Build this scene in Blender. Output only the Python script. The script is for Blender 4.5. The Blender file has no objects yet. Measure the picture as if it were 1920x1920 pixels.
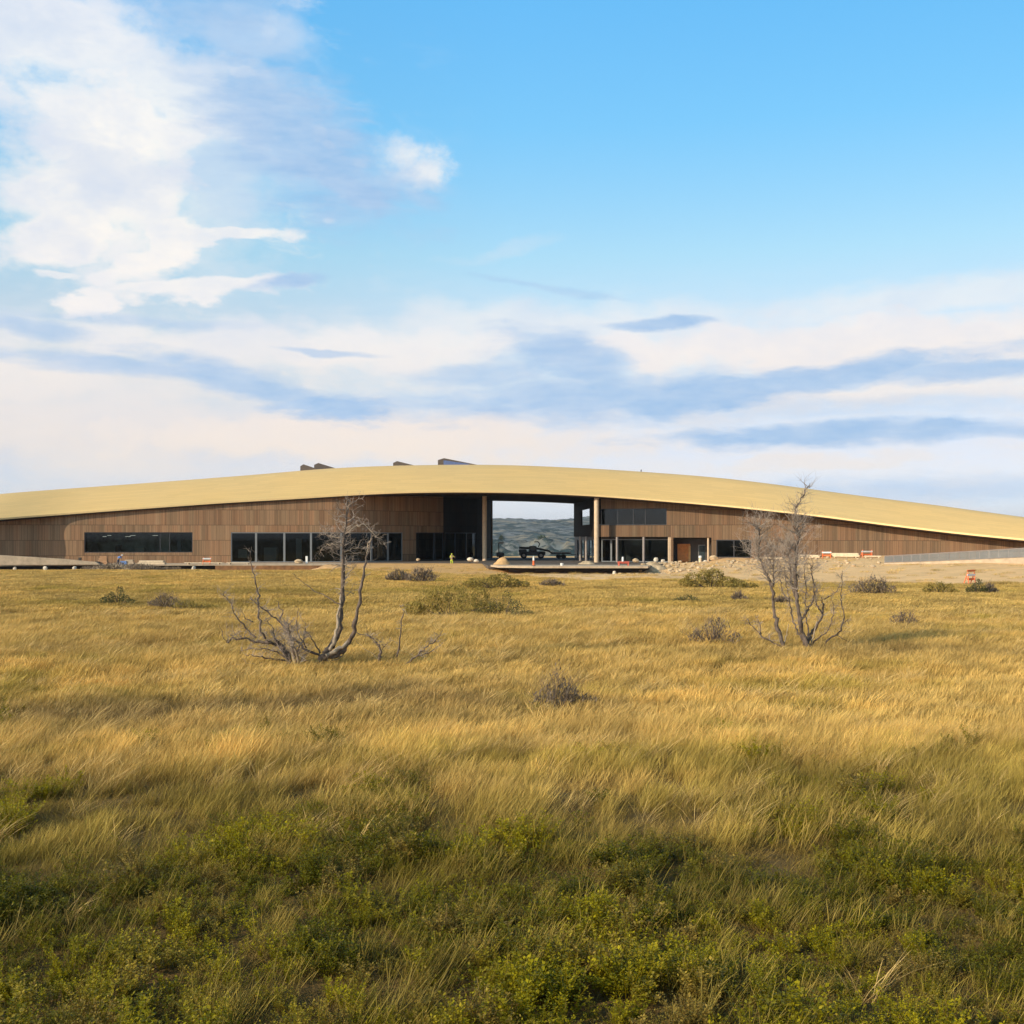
import bpy, math, random
import numpy as np
from mathutils import Vector

# ------------------------------------------------------------------ camera, sky, sun, exposure
SC = bpy.context.scene
COL = SC.collection
F = 2100.0; HZ = 1005.0; CAMZ = 5.2
cam_d = bpy.data.cameras.new("camera"); cam = bpy.data.objects.new("camera", cam_d); COL.objects.link(cam)
cam.location = (0, 0, CAMZ); cam.rotation_euler = (math.radians(90), 0, 0)
cam_d.sensor_width = 36; cam_d.lens = 36 * F / 1920; cam_d.shift_y = (HZ - 960) / 1920
cam_d.clip_start = 0.1; cam_d.clip_end = 20000
SC.camera = cam
SC.view_settings.view_transform = 'Standard'; SC.view_settings.look = 'None'
SC.view_settings.exposure = 0.0; SC.view_settings.gamma = 1.0
SC.render.film_transparent = False
SUN_EL = math.radians(24); SUN_AZ = math.radians(-122)      # azimuth clockwise from +Y (north): behind and left of the camera
sd = bpy.data.lights.new("sun", 'SUN'); sd.energy = 5.0; sd.angle = math.radians(0.5); sd.color = (1.0, 0.86, 0.66)
so = bpy.data.objects.new("sun", sd); COL.objects.link(so)
to_sun = Vector((math.sin(SUN_AZ) * math.cos(SUN_EL), math.cos(SUN_AZ) * math.cos(SUN_EL), math.sin(SUN_EL)))
so.rotation_euler = to_sun.to_track_quat('Z', 'Y').to_euler()
so.location = (-60, -40, 60)

def srgb(r, g, b):
    f = lambda c: (c / 255 / 12.92) if c / 255 <= 0.04045 else ((c / 255 + 0.055) / 1.055) ** 2.4
    return (f(r), f(g), f(b), 1.0)

class NT:
    def __init__(s, tree): s.t = tree; s.n = tree.nodes; s.l = tree.links
    def node(s, ty, **kw):
        n = s.n.new(ty)
        for k, v in kw.items(): setattr(n, k, v)
        return n
    def put(s, sock, v):
        if v is None: return
        if isinstance(v, bpy.types.NodeSocket): s.l.new(v, sock)
        else: sock.default_value = v
    def math(s, op, a, b=None, c=None, clamp=False):
        n = s.node('ShaderNodeMath', operation=op, use_clamp=clamp)
        s.put(n.inputs[0], a); s.put(n.inputs[1], b); s.put(n.inputs[2], c); return n.outputs[0]
    def vmath(s, op, a, b=None, scale=None):
        n = s.node('ShaderNodeVectorMath', operation=op); s.put(n.inputs[0], a)
        if b is not None: s.put(n.inputs[1], b)
        if scale is not None: s.put(n.inputs['Scale'], scale)
        return n.outputs['Value'] if op in ('LENGTH', 'DOT_PRODUCT') else n.outputs[0]
    def noise(s, vec, scale, detail=3, rough=0.5, color=False, dist=0.0):
        n = s.node('ShaderNodeTexNoise'); s.put(n.inputs['Vector'], vec); n.inputs['Scale'].default_value = scale
        n.inputs['Detail'].default_value = detail; n.inputs['Roughness'].default_value = rough; n.inputs['Distortion'].default_value = dist
        return n.outputs['Color'] if color else n.outputs['Fac']
    def mapr(s, v, a, b, c=0.0, d=1.0, smooth=False):
        n = s.node('ShaderNodeMapRange', interpolation_type='SMOOTHSTEP' if smooth else 'LINEAR')
        s.put(n.inputs[0], v); s.put(n.inputs[1], a); s.put(n.inputs[2], b); s.put(n.inputs[3], c); s.put(n.inputs[4], d)
        return n.outputs[0]
    def mix(s, f, a, b, blend='MIX'):
        n = s.node('ShaderNodeMix', data_type='RGBA', blend_type=blend); s.put(n.inputs[0], f)
        s.put(n.inputs[6], a); s.put(n.inputs[7], b); return n.outputs[2]
    def ramp(s, f, stops, interp='LINEAR'):
        n = s.node('ShaderNodeValToRGB'); s.put(n.inputs[0], f); cr = n.color_ramp; cr.interpolation = interp
        while len(cr.elements) < len(stops): cr.elements.new(0.5)
        for e, (p, c) in zip(cr.elements, stops): e.position = p; e.color = c
        return n.outputs[0]

def build_world():
    w = bpy.data.worlds.new("World"); SC.world = w; w.use_nodes = True
    N = NT(w.node_tree); N.n.clear()
    out = N.node('ShaderNodeOutputWorld'); bg = N.node('ShaderNodeBackground'); N.l.new(bg.outputs[0], out.inputs[0])
    sky = N.node('ShaderNodeTexSky', sky_type='NISHITA', sun_disc=False, sun_elevation=SUN_EL, sun_rotation=SUN_AZ)
    sky.air_density = 1.0; sky.dust_density = 0.6; sky.ozone_density = 2.0
    tc = N.node('ShaderNodeTexCoord'); d = tc.outputs['Generated']
    sp = N.node('ShaderNodeSeparateXYZ'); N.l.new(d, sp.inputs[0])
    az = N.math('MULTIPLY', N.math('ARCTAN2', sp.outputs[0], sp.outputs[1]), 1000.0)
    el = N.math('MULTIPLY', N.math('ARCSINE', sp.outputs[2]), 1000.0)
    cb = N.node('ShaderNodeCombineXYZ'); N.l.new(az, cb.inputs[0]); N.l.new(el, cb.inputs[1]); P = cb.outputs[0]
    # wind-drawn detail: noise stretched sideways near the horizon
    Pn = N.vmath('MULTIPLY', P, (0.010, 0.024, 1.0))
    wc = N.noise(Pn, 1.0, 5, 0.55, color=True)
    warp = N.vmath('MULTIPLY', N.vmath('SUBTRACT', wc, (0.5, 0.5, 0.5)), (95.0, 50.0, 0.0))
    Pw = N.vmath('ADD', P, warp)
    fine = N.noise(N.vmath('MULTIPLY', P, (0.022, 0.075, 1.0)), 1.0, 7, 0.62)
    puff = N.noise(N.vmath('ADD', N.vmath('MULTIPLY', P, (0.022, 0.032, 1.0)), (3.1, 7.7, 0)), 1.0, 8, 0.58)
    def to_ae(px, py):
        a = math.atan((px - 960) / F); return a * 1000, math.atan((HZ - py) / F * math.cos(a)) * 1000
    def cloud(lst, nz, amp, Pv):
        acc = None
        for (cx, cy, rx, ry, rot, soft, k) in lst:
            a, e = to_ae(cx, cy)
            m = N.node('ShaderNodeMapping', vector_type='TEXTURE'); N.l.new(Pv, m.inputs[0])
            m.inputs['Location'].default_value = (a, e, 0); m.inputs['Rotation'].default_value = (0, 0, math.radians(rot))
            m.inputs['Scale'].default_value = (rx / F * 1000, ry / F * 1000, 1)
            r = N.vmath('LENGTH', m.outputs[0])
            r2 = N.math('ADD', r, N.math('MULTIPLY', N.math('SUBTRACT', nz, 0.5), amp))
            v = N.mapr(r2, 1.0 + soft, 1.0 - soft, 0.0, k, smooth=True)
            acc = v if acc is None else N.math('MAXIMUM', acc, v)
        return acc
    # (px, py, rx, ry, tilt, softness, strength) of each bank, in tenths of a degree round the horizon
    white = [(205, 300, 190, 170, 60, .45, 1), (300, 160, 210, 90, -15, .5, .85), (90, 60, 190, 75, 0, .5, .9), (130, 440, 150, 50, 25, .4, 1),
             (300, 480, 120, 45, 35, .4, 1), (430, 452, 130, 15, 12, .35, .95), (370, 548, 165, 15, 9, .4, .95), (150, 578, 62, 14, 8, .35, 1), (112, 532, 45, 10, 0, .4, .8),
             (455, 140, 34, 10, -10, .5, .8), (940, 470, 90, 8, 6, .8, .25), (395, 330, 110, 150, 0, .6, .6), (480, 70, 120, 34, -8, .6, .5),
             (560, 648, 560, 44, 0, .6, .85), (1560, 645, 560, 52, 0, .5, 1), (1080, 610, 420, 36, 0, .7, .6), (60, 700, 240, 60, 0, .7, .8), (1720, 560, 340, 24, 4, .8, .55),
             (640, 818, 520, 56, 0, .6, 1), (1650, 735, 320, 26, 3, .6, .75), (1500, 872, 230, 18, 0, .6, .6), (200, 800, 360, 90, 0, .7, .7), (1000, 905, 900, 60, 0, .9, .35)]
    grey = [(560, 265, 190, 90, -30, .6, .9), (630, 345, 130, 34, -22, .5, .95), (700, 350, 70, 26, -20, .6, .8), (790, 372, 50, 14, -10, .6, .6), (520, 110, 70, 30, -20, .7, .4), (420, 120, 60, 30, -10, .7, .4), (440, 250, 50, 60, 0, .8, .4), (420, 20, 110, 40, 0, .7, .6), (640, 400, 90, 10, 0, .7, .4), (535, 528, 60, 11, 12, .5, .8), (790, 352, 60, 14, -5, .7, .4),
            (620, 762, 115, 27, -4, .5, .95), (460, 715, 210, 24, -12, .6, .8), (250, 688, 200, 18, -4, .6, .7), (70, 612, 80, 14, -8, .6, .6),
            (1060, 672, 120, 44, -12, .6, .85), (920, 705, 140, 18, 0, .6, .6), (1130, 745, 330, 40, 2, .7, .85), (1500, 712, 330, 26, 5, .5, .9), (1800, 695, 240, 17, 0, .5, .8), (1290, 745, 170, 32, 5, .5, .95),
            (1560, 812, 290, 21, 1, .5, .95), (1850, 803, 170, 12, 0, .6, .7), (1240, 605, 80, 10, 0, .5, .9), (615, 658, 85, 6, -2, .5, .6), (1560, 768, 400, 22, 0, .8, .35), (1030, 540, 130, 5, -10, .7, .4),
            (1720, 920, 340, 20, 0, .8, .5), (250, 600, 200, 8, 0, .8, .4)]
    Pg = N.vmath('ADD', P, N.vmath('SCALE', warp, scale=0.38)); Pg0 = N.vmath('ADD', P, N.vmath('SCALE', warp, scale=0.12))
    pn = N.noise(N.vmath('MULTIPLY', P, (0.055, 0.07, 1.0)), 1.0, 9, 0.62)
    puffs = [(762, 298, 42, 28, -20, .8, .8), (792, 318, 42, 30, 10, .8, .9), (774, 330, 46, 18, 0, .8, .7), (600, 250, 14, 12, 0, .6, .7), (618, 272, 10, 6, -20, .5, .9), (672, 306, 12, 7, 0, .6, .5), (618, 413, 12, 5, 0, .6, .5), (500, 60, 24, 30, -30, .9, .6)]
    aw = N.math('MAXIMUM', cloud(white, puff, 1.9, Pw), cloud(puffs, pn, 2.2, Pg0)); ag = cloud(grey, N.noise(N.vmath('ADD', N.vmath('MULTIPLY', Pg, (0.017, 0.055, 1.0)), (9.3, 2.2, 0)), 1.0, 8, 0.6), 2.0, Pg)
    wisp = N.mapr(N.noise(N.vmath('ADD', N.vmath('MULTIPLY', Pw, (0.012, 0.03, 1.0)), (21, 4, 0)), 1.0, 8, 0.65), 0.5, 0.78, 0.0, 1.0, smooth=True)
    hz_l = N.math('MULTIPLY', N.mapr(az, -20.0, -260.0, 0.0, 0.9, smooth=True), N.mapr(el, 60.0, 260.0, 0.35, 1.0))
    aw = N.math('MAXIMUM', aw, N.math('MULTIPLY', wisp, N.math('MULTIPLY', hz_l, N.mapr(az, -480.0, -400.0, 0.6, 1.0))))
    aw = N.math('MAXIMUM', aw, N.math('MULTIPLY', wisp, N.mapr(el, 230.0, 120.0, 0.0, 0.55, smooth=True)))
    # rest of the sky, away from the view: broken thin clouds
    front = N.math('GREATER_THAN', sp.outputs[1], 0.55)
    far_c = N.mapr(N.noise(N.vmath('MULTIPLY', d, (3, 3, 9)), 1.0, 5, 0.55), 0.5, 0.75, 0.0, 0.8, smooth=True)
    aw = N.math('MAXIMUM', aw, N.math('MULTIPLY', far_c, N.math('SUBTRACT', 1.0, front)))
    # clear sky: the Nishita sky, tinted by height to the photograph's paler, warmer horizon
    elf = N.mapr(el, 0.0, 460.0)
    tint = N.ramp(elf, [(0.05, (1.38, 1.54, 2.35, 1)), (0.17, (1.75, 1.48, 1.7, 1)), (0.29, (2.33, 1.82, 1.64, 1)), (0.415, (2.5, 2.12, 1.82, 1)), (0.53, (2.25, 2.4, 2.05, 1)), (0.76, (1.54, 2.6, 2.6, 1)), (0.97, (1.36, 2.8, 3.0, 1))])
    tint = N.mix(1.0, tint, N.vmath('SCALE', (1, 1, 1), scale=N.mapr(el, 450.0, 850.0, 1.0, 0.45)), 'MULTIPLY')
    clear = N.mix(1.0, sky.outputs[0], tint, 'MULTIPLY')
    thin = N.math('MULTIPLY', N.mapr(fine, 0.35, 0.8, 0.0, 0.42), N.mapr(el, 240.0, 120.0, 0.0, 1.0))
    base = N.mix(1.0, clear, N.vmath('SCALE', (1, 1, 1), scale=N.mapr(az, 0.0, 450.0, 1.0, 0.84)), 'MULTIPLY')
    wtone = N.ramp(elf, [(0.0, srgb(236, 231, 232)), (0.13, srgb(250, 236, 222)), (0.22, srgb(249, 237, 228)), (0.4, srgb(253, 247, 243)), (0.6, srgb(255, 251, 244)), (0.8, srgb(254, 252, 248)), (1.0, srgb(242, 242, 248))])
    body = N.noise(N.vmath('ADD', N.vmath('MULTIPLY', Pw, (0.0075, 0.013, 1.0)), (2.0, 5.5, 0)), 1.0, 7, 0.55)
    wtone = N.mix(N.math('MULTIPLY', N.mapr(puff, 0.35, 0.60, 0.42, 0.0), N.mapr(el, 120.0, 260.0, 0.22, 1.0)), wtone, srgb(208, 222, 243))
    wtone = N.mix(N.math('MULTIPLY', N.mapr(body, 0.40, 0.66, 0.0, 0.8, smooth=True), N.mapr(el, 140.0, 230.0, 0.08, 0.6)), wtone, srgb(192, 211, 239))
    gtone = N.ramp(fine, [(0.3, srgb(156, 194, 234)), (0.72, srgb(190, 213, 240))])
    K = 10.0   # the Background strength below is 0.1
    up = lambda c: N.vmath('SCALE', c, scale=K)
    c1 = N.mix(thin, base, up(srgb(240, 240, 244)[:4] if False else wtone))
    c2 = N.mix(aw, c1, up(wtone))
    c3 = N.mix(ag, c2, up(gtone))
    N.l.new(c3, bg.inputs[0]); bg.inputs[1].default_value = 0.1
    w.cycles.sampling_method = 'MANUAL'; w.cycles.sample_map_resolution = 512
build_world()

# ------------------------------------------------------------------ helpers
rng = np.random.default_rng(7); random.seed(7)
def link(o, parent=None):
    COL.objects.link(o)
    if parent is not None: o.parent = parent
    return o
def tag(o, label=None, cat=None, group=None, kind=None):
    if label: o['label'] = label
    if cat: o['category'] = cat
    if group: o['group'] = group
    if kind: o['kind'] = kind
    return o
def empty(name, loc=(0, 0, 0), rz=0.0):
    o = bpy.data.objects.new(name, None); link(o); o.location = loc; o.rotation_euler = (0, 0, rz); o.empty_display_size = 0.5
    return o
def mesh_obj(name, v, f, m, parent=None, attrs=None, uv=None, smooth=False):
    me = bpy.data.meshes.new(name)
    me.from_pydata([tuple(map(float, p)) for p in v] if not isinstance(v, np.ndarray) else v.tolist(), [], f if not isinstance(f, np.ndarray) else f.tolist())
    for k, a in (attrs or {}).items():
        a = np.asarray(a, dtype=np.float32)
        if a.ndim == 1:
            at = me.attributes.new(k, 'FLOAT', 'POINT'); at.data.foreach_set('value', a)
        else:
            at = me.attributes.new(k, 'FLOAT_COLOR', 'POINT'); at.data.foreach_set('color', a.ravel())
    if uv is not None:
        uvl = me.uv_layers.new(name='UVMap'); idx = np.empty(len(me.loops), dtype=np.int32); me.loops.foreach_get('vertex_index', idx)
        uvl.data.foreach_set('uv', np.asarray(uv, dtype=np.float32)[idx].ravel())
    if m is not None: me.materials.append(m)
    if smooth: me.shade_smooth()
    me.update()
    o = bpy.data.objects.new(name, me); return link(o, parent)
class MB:
    """collects shapes; build() links them as one mesh object"""
    def __init__(s): s.v = []; s.f = []
    def add(s, v, f):
        n = len(s.v); s.v += [tuple(p) for p in v]; s.f += [tuple(i + n for i in q) for q in f]; return s
    def box(s, c, d, rz=0.0, rx=0.0, ry=0.0, b=0.0):
        x, y, z = d[0] / 2, d[1] / 2, d[2] / 2
        b = min(b, x * .8, y * .8, z * .8)
        from mathutils import Euler
        R = Euler((rx, ry, rz)).to_matrix()
        if b <= 0:
            pts = [(i, j, k) for k in (-z, z) for (i, j) in ((-x, -y), (x, -y), (x, y), (-x, y))]
            fs = [(3, 2, 1, 0), (4, 5, 6, 7), (0, 1, 5, 4), (1, 2, 6, 5), (2, 3, 7, 6), (3, 0, 4, 7)]
        else:
            pts = []
            for (zz, ins) in ((-z, b), (-z + b, 0), (z - b, 0), (z, b)):
                X, Y = x - ins, y - ins
                pts += [(-X + b, -Y, zz), (X - b, -Y, zz), (X, -Y + b, zz), (X, Y - b, zz), (X - b, Y, zz), (-X + b, Y, zz), (-X, Y - b, zz), (-X, -Y + b, zz)]
            fs = [tuple(range(7, -1, -1)), tuple(range(24, 32))]
            for r in range(3):
                for i in range(8): fs.append((r * 8 + i, r * 8 + (i + 1) % 8, r * 8 + 8 + (i + 1) % 8, r * 8 + 8 + i))
        return s.add([Vector(c) + R @ Vector(p) for p in pts], fs)
    def tube(s, pts, rad, n=8, cap=True):
        pts = [Vector(p) for p in pts]; rad = [rad] * len(pts) if isinstance(rad, (int, float)) else rad
        v = []; f = []
        for i, p in enumerate(pts):
            t = (pts[min(i + 1, len(pts) - 1)] - pts[max(i - 1, 0)])
            t = t.normalized() if t.length > 1e-9 else Vector((0, 0, 1))
            a = t.cross(Vector((0.13, 0.97, 0.21)));
            if a.length < 0.05: a = t.cross(Vector((1, 0, 0)))
            a.normalize(); b = t.cross(a)
            for k in range(n):
                w = 2 * math.pi * k / n; v.append(p + (a * math.cos(w) + b * math.sin(w)) * rad[i])
        for i in range(len(pts) - 1):
            for k in range(n): f.append((i * n + k, i * n + (k + 1) % n, (i + 1) * n + (k + 1) % n, (i + 1) * n + k))
        if cap: f.append(tuple(range(n - 1, -1, -1))); f.append(tuple((len(pts) - 1) * n + k for k in range(n)))
        return s.add(v, f)
    def rock(s, c, d, seed=0, n=7):
        r = random.Random(seed); v = []; f = []
        for j in range(1, 5):
            th = math.pi * j / 5
            for k in range(n):
                w = 2 * math.pi * (k + .5 * (j % 2)) / n; q = r.uniform(.75, 1.12)
                v.append((c[0] + d[0] / 2 * q * math.sin(th) * math.cos(w), c[1] + d[1] / 2 * q * math.sin(th) * math.sin(w), c[2] + d[2] / 2 * q * math.cos(th)))
        v.append((c[0], c[1], c[2] + d[2] / 2 * .9)); v.append((c[0], c[1], c[2] - d[2] / 2))
        for j in range(3):
            for k in range(n): f.append((j * n + k, (j + 1) * n + k, (j + 1) * n + (k + 1) % n, j * n + (k + 1) % n))
        for k in range(n): f.append((4 * n, k, (k + 1) % n)); f.append((4 * n + 1, 3 * n + (k + 1) % n, 3 * n + k))
        return s.add(v, f)
    def build(s, name, m, parent=None, smooth=False): return mesh_obj(name, s.v, s.f, m, parent, smooth=smooth)

def pt(px, py, Y): return Vector(((px - 960) * Y / F, Y, CAMZ - (py - HZ) * Y / F))
def zat(py, Y): return CAMZ - (py - HZ) * Y / F
def vnoise(x, y, seed=0):
    x = np.asarray(x, float); y = np.asarray(y, float)
    xi = np.floor(x).astype(np.int64); yi = np.floor(y).astype(np.int64); fx = x - xi; fy = y - yi
    fx = fx * fx * (3 - 2 * fx); fy = fy * fy * (3 - 2 * fy)
    def h(a, b):
        n = (a * 374761393 + b * 668265263 + seed * 982451653) & 0xffffffff
        n = ((n ^ (n >> 13)) * 1274126177) & 0xffffffff
        return ((n ^ (n >> 16)) & 0xffff) / 65535.0
    return (h(xi, yi) * (1 - fx) + h(xi + 1, yi) * fx) * (1 - fy) + (h(xi, yi + 1) * (1 - fx) + h(xi + 1, yi + 1) * fx) * fy
def fbm(x, y, seed=0, o=4):
    s = 0; a = 0.5; t = 0
    for i in range(o): s = s + a * vnoise(x * 2 ** i, y * 2 ** i, seed + i); t += a; a *= 0.5
    return s / t
def sstep(x, a, b):
    t = np.clip((np.asarray(x, float) - a) / (b - a), 0, 1); return t * t * (3 - 2 * t)

# ------------------------------------------------------------------ materials
def mat(name, col=(0.5, 0.5, 0.5), rough=0.7, metal=0.0, var=0.12, vscale=2.0, bump=0.0, bscale=20.0, spec=0.4):
    m = bpy.data.materials.new(name); m.use_nodes = True; N = NT(m.node_tree); b = N.n['Principled BSDF']
    tc = N.node('ShaderNodeTexCoord'); nz = N.noise(tc.outputs['Object'], vscale, 5, 0.6)
    c = N.mix(1.0, (*col, 1), N.ramp(nz, [(0.25, (1 - var * 1.6,) * 3 + (1,)), (0.75, (1 + var,) * 3 + (1,))]), 'MULTIPLY')
    N.l.new(c, b.inputs['Base Color']); b.inputs['Roughness'].default_value = rough; b.inputs['Metallic'].default_value = metal
    b.inputs['Specular IOR Level'].default_value = spec
    if bump:
        bn = N.node('ShaderNodeBump'); bn.inputs['Strength'].default_value = bump; bn.inputs['Distance'].default_value = 0.02
        N.l.new(N.noise(tc.outputs['Object'], bscale, 4, 0.6), bn.inputs['Height']); N.l.new(bn.outputs[0], b.inputs['Normal'])
    return m
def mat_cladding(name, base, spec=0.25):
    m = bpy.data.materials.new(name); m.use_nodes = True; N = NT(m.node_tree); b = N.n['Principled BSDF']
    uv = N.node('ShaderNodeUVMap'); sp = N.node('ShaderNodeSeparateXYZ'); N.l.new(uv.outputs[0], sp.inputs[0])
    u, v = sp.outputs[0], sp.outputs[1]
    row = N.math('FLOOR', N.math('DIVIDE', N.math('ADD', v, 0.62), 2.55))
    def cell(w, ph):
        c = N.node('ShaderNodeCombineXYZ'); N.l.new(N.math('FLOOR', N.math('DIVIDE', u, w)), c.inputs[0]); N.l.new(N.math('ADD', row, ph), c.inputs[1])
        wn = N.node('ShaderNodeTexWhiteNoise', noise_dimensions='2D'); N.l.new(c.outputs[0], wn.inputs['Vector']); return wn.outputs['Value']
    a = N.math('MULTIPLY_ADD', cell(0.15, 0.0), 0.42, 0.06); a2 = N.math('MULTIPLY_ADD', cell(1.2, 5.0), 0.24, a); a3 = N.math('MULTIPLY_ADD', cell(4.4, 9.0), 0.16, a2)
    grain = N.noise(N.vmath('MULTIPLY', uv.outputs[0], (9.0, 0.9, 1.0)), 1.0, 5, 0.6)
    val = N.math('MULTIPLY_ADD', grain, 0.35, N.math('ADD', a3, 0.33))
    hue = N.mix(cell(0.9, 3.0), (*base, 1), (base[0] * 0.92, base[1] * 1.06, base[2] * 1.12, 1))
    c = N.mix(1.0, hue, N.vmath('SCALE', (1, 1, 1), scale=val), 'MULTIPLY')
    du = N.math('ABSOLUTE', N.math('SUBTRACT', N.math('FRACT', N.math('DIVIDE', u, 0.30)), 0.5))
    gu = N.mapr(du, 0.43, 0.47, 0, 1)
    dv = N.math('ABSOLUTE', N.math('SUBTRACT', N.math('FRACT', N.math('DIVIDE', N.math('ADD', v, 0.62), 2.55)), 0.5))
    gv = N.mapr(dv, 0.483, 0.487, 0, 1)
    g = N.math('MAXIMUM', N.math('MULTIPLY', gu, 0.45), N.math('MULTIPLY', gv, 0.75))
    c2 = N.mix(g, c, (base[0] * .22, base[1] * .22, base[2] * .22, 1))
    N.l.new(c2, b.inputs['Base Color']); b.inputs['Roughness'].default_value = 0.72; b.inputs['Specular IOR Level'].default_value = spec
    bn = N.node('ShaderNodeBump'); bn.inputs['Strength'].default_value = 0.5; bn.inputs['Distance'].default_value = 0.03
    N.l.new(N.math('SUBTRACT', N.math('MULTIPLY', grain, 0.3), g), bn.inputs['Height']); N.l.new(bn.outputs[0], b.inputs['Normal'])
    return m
def mat_roof():
    m = bpy.data.materials.new("gold_roof_sheet"); m.use_nodes = True; N = NT(m.node_tree); b = N.n['Principled BSDF']
    uv = N.node('ShaderNodeUVMap'); sp = N.node('ShaderNodeSeparateXYZ'); N.l.new(uv.outputs[0], sp.inputs[0])
    row = N.math('FLOOR', N.math('DIVIDE', sp.outputs[1], 0.9))
    c = N.node('ShaderNodeCombineXYZ'); N.l.new(N.math('FLOOR', N.math('DIVIDE', N.math('ADD', sp.outputs[0], N.math('MULTIPLY', row, 1.7)), 3.6)), c.inputs[0]); N.l.new(row, c.inputs[1])
    wn = N.node('ShaderNodeTexWhiteNoise', noise_dimensions='2D'); N.l.new(c.outputs[0], wn.inputs['Vector'])
    st = N.noise(N.vmath('MULTIPLY', uv.outputs[0], (0.12, 2.2, 1)), 1.0, 4, 0.6)
    val = N.math('ADD', N.math('MULTIPLY_ADD', wn.outputs['Value'], 0.06, 0.86), N.math('MULTIPLY', st, 0.20))
    big = N.noise(uv.outputs[0], 0.05, 2, 0.5)
    col = N.mix(N.mapr(big, 0.3, 0.7), (0.80, 0.515, 0.19, 1), (0.75, 0.505, 0.205, 1))
    seam = N.mapr(N.math('ABSOLUTE', N.math('SUBTRACT', N.math('FRACT', N.math('DIVIDE', sp.outputs[1], 0.9)), 0.5)), 0.46, 0.49)
    val = N.math('MULTIPLY', val, N.math('SUBTRACT', 1.0, N.math('MULTIPLY', seam, 0.16)))
    N.l.new(N.mix(1.0, col, N.vmath('SCALE', (1, 1, 1), scale=val), 'MULTIPLY'), b.inputs['Base Color'])
    b.inputs['Roughness'].default_value = 0.55; b.inputs['Metallic'].default_value = 0.15; b.inputs['Specular IOR Level'].default_value = 0.3
    bn = N.node('ShaderNodeBump'); bn.inputs['Strength'].default_value = 0.3; bn.inputs['Distance'].default_value = 0.02
    N.l.new(N.math('SUBTRACT', st, seam), bn.inputs['Height']); N.l.new(bn.outputs[0], b.inputs['Normal'])
    return m
def mat_glass():
    m = bpy.data.materials.new("window_glass"); m.use_nodes = True; N = NT(m.node_tree); N.n.remove(N.n['Principled BSDF']); out = N.n['Material Output']
    tr = N.node('ShaderNodeBsdfTransparent'); tr.inputs[0].default_value = (0.36, 0.42, 0.42, 1)
    gl = N.node('ShaderNodeBsdfGlossy'); gl.inputs['Roughness'].default_value = 0.03; gl.inputs[0].default_value = (0.66, 0.74, 0.8, 1)
    fr = N.node('ShaderNodeFresnel'); fr.inputs[0].default_value = 1.45
    mx = N.node('ShaderNodeMixShader'); N.l.new(N.math('MULTIPLY_ADD', fr.outputs[0], 1.0, 0.004, clamp=True), mx.inputs[0]); N.l.new(tr.outputs[0], mx.inputs[1]); N.l.new(gl.outputs[0], mx.inputs[2])
    N.l.new(mx.outputs[0], out.inputs[0]); return m
def mat_leafy(name, stops, trans=0.35, rough=0.6, inst=True):
    """blade and leaf colour: a tint per clump (attribute 'tint') times a shade per blade ('shade')"""
    m = bpy.data.materials.new(name); m.use_nodes = True; N = NT(m.node_tree); b = N.n['Principled BSDF']; out = N.n['Material Output']
    at = N.node('ShaderNodeAttribute', attribute_name='shade', attribute_type='GEOMETRY')
    sh = N.ramp(at.outputs['Fac'], stops)
    if inst:
        ti = N.node('ShaderNodeAttribute', attribute_name='tint', attribute_type='INSTANCER'); col = N.mix(1.0, sh, ti.outputs['Color'], 'MULTIPLY')
    else:
        tc = N.node('ShaderNodeTexCoord'); col = N.mix(1.0, sh, N.ramp(N.noise(tc.outputs['Object'], 1.1, 3), [(0.3, (.7, .7, .7, 1)), (0.7, (1.25, 1.25, 1.25, 1))]), 'MULTIPLY')
    N.l.new(col, b.inputs['Base Color']); b.inputs['Roughness'].default_value = rough; b.inputs['Specular IOR Level'].default_value = 0.15
    tl = N.node('ShaderNodeBsdfTranslucent'); N.l.new(col, tl.inputs[0]); mx = N.node('ShaderNodeMixShader'); mx.inputs[0].default_value = trans
    N.l.new(b.outputs[0], mx.inputs[1]); N.l.new(tl.outputs[0], mx.inputs[2]); N.l.new(mx.outputs[0], out.inputs[0]); return m
def mat_ground():
    m = bpy.data.materials.new("earth"); m.use_nodes = True; N = NT(m.node_tree); b = N.n['Principled BSDF']
    at = N.node('ShaderNodeAttribute', attribute_name='cover'); tc = N.node('ShaderNodeTexCoord')
    n1 = N.noise(tc.outputs['Object'], 0.35, 6, 0.65); n2 = N.noise(N.vmath('MULTIPLY', tc.outputs['Object'], (0.25, 1.2, 1)), 1.0, 7, 0.7)
    v = N.math('MULTIPLY_ADD', n2, 0.75, N.math('MULTIPLY_ADD', n1, 0.45, 0.38))
    c = N.mix(1.0, at.outputs['Color'], N.vmath('SCALE', (1, 1, 1), scale=v), 'MULTIPLY')
    N.l.new(c, b.inputs['Base Color']); b.inputs['Roughness'].default_value = 0.95; b.inputs['Specular IOR Level'].default_value = 0.1
    bn = N.node('ShaderNodeBump'); bn.inputs['Strength'].default_value = 0.8; bn.inputs['Distance'].default_value = 0.15
    N.l.new(N.math('ADD', n2, N.noise(tc.outputs['Object'], 3.0, 6, 0.7)), bn.inputs['Height']); N.l.new(bn.outputs[0], b.inputs['Normal'])
    return m
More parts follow.
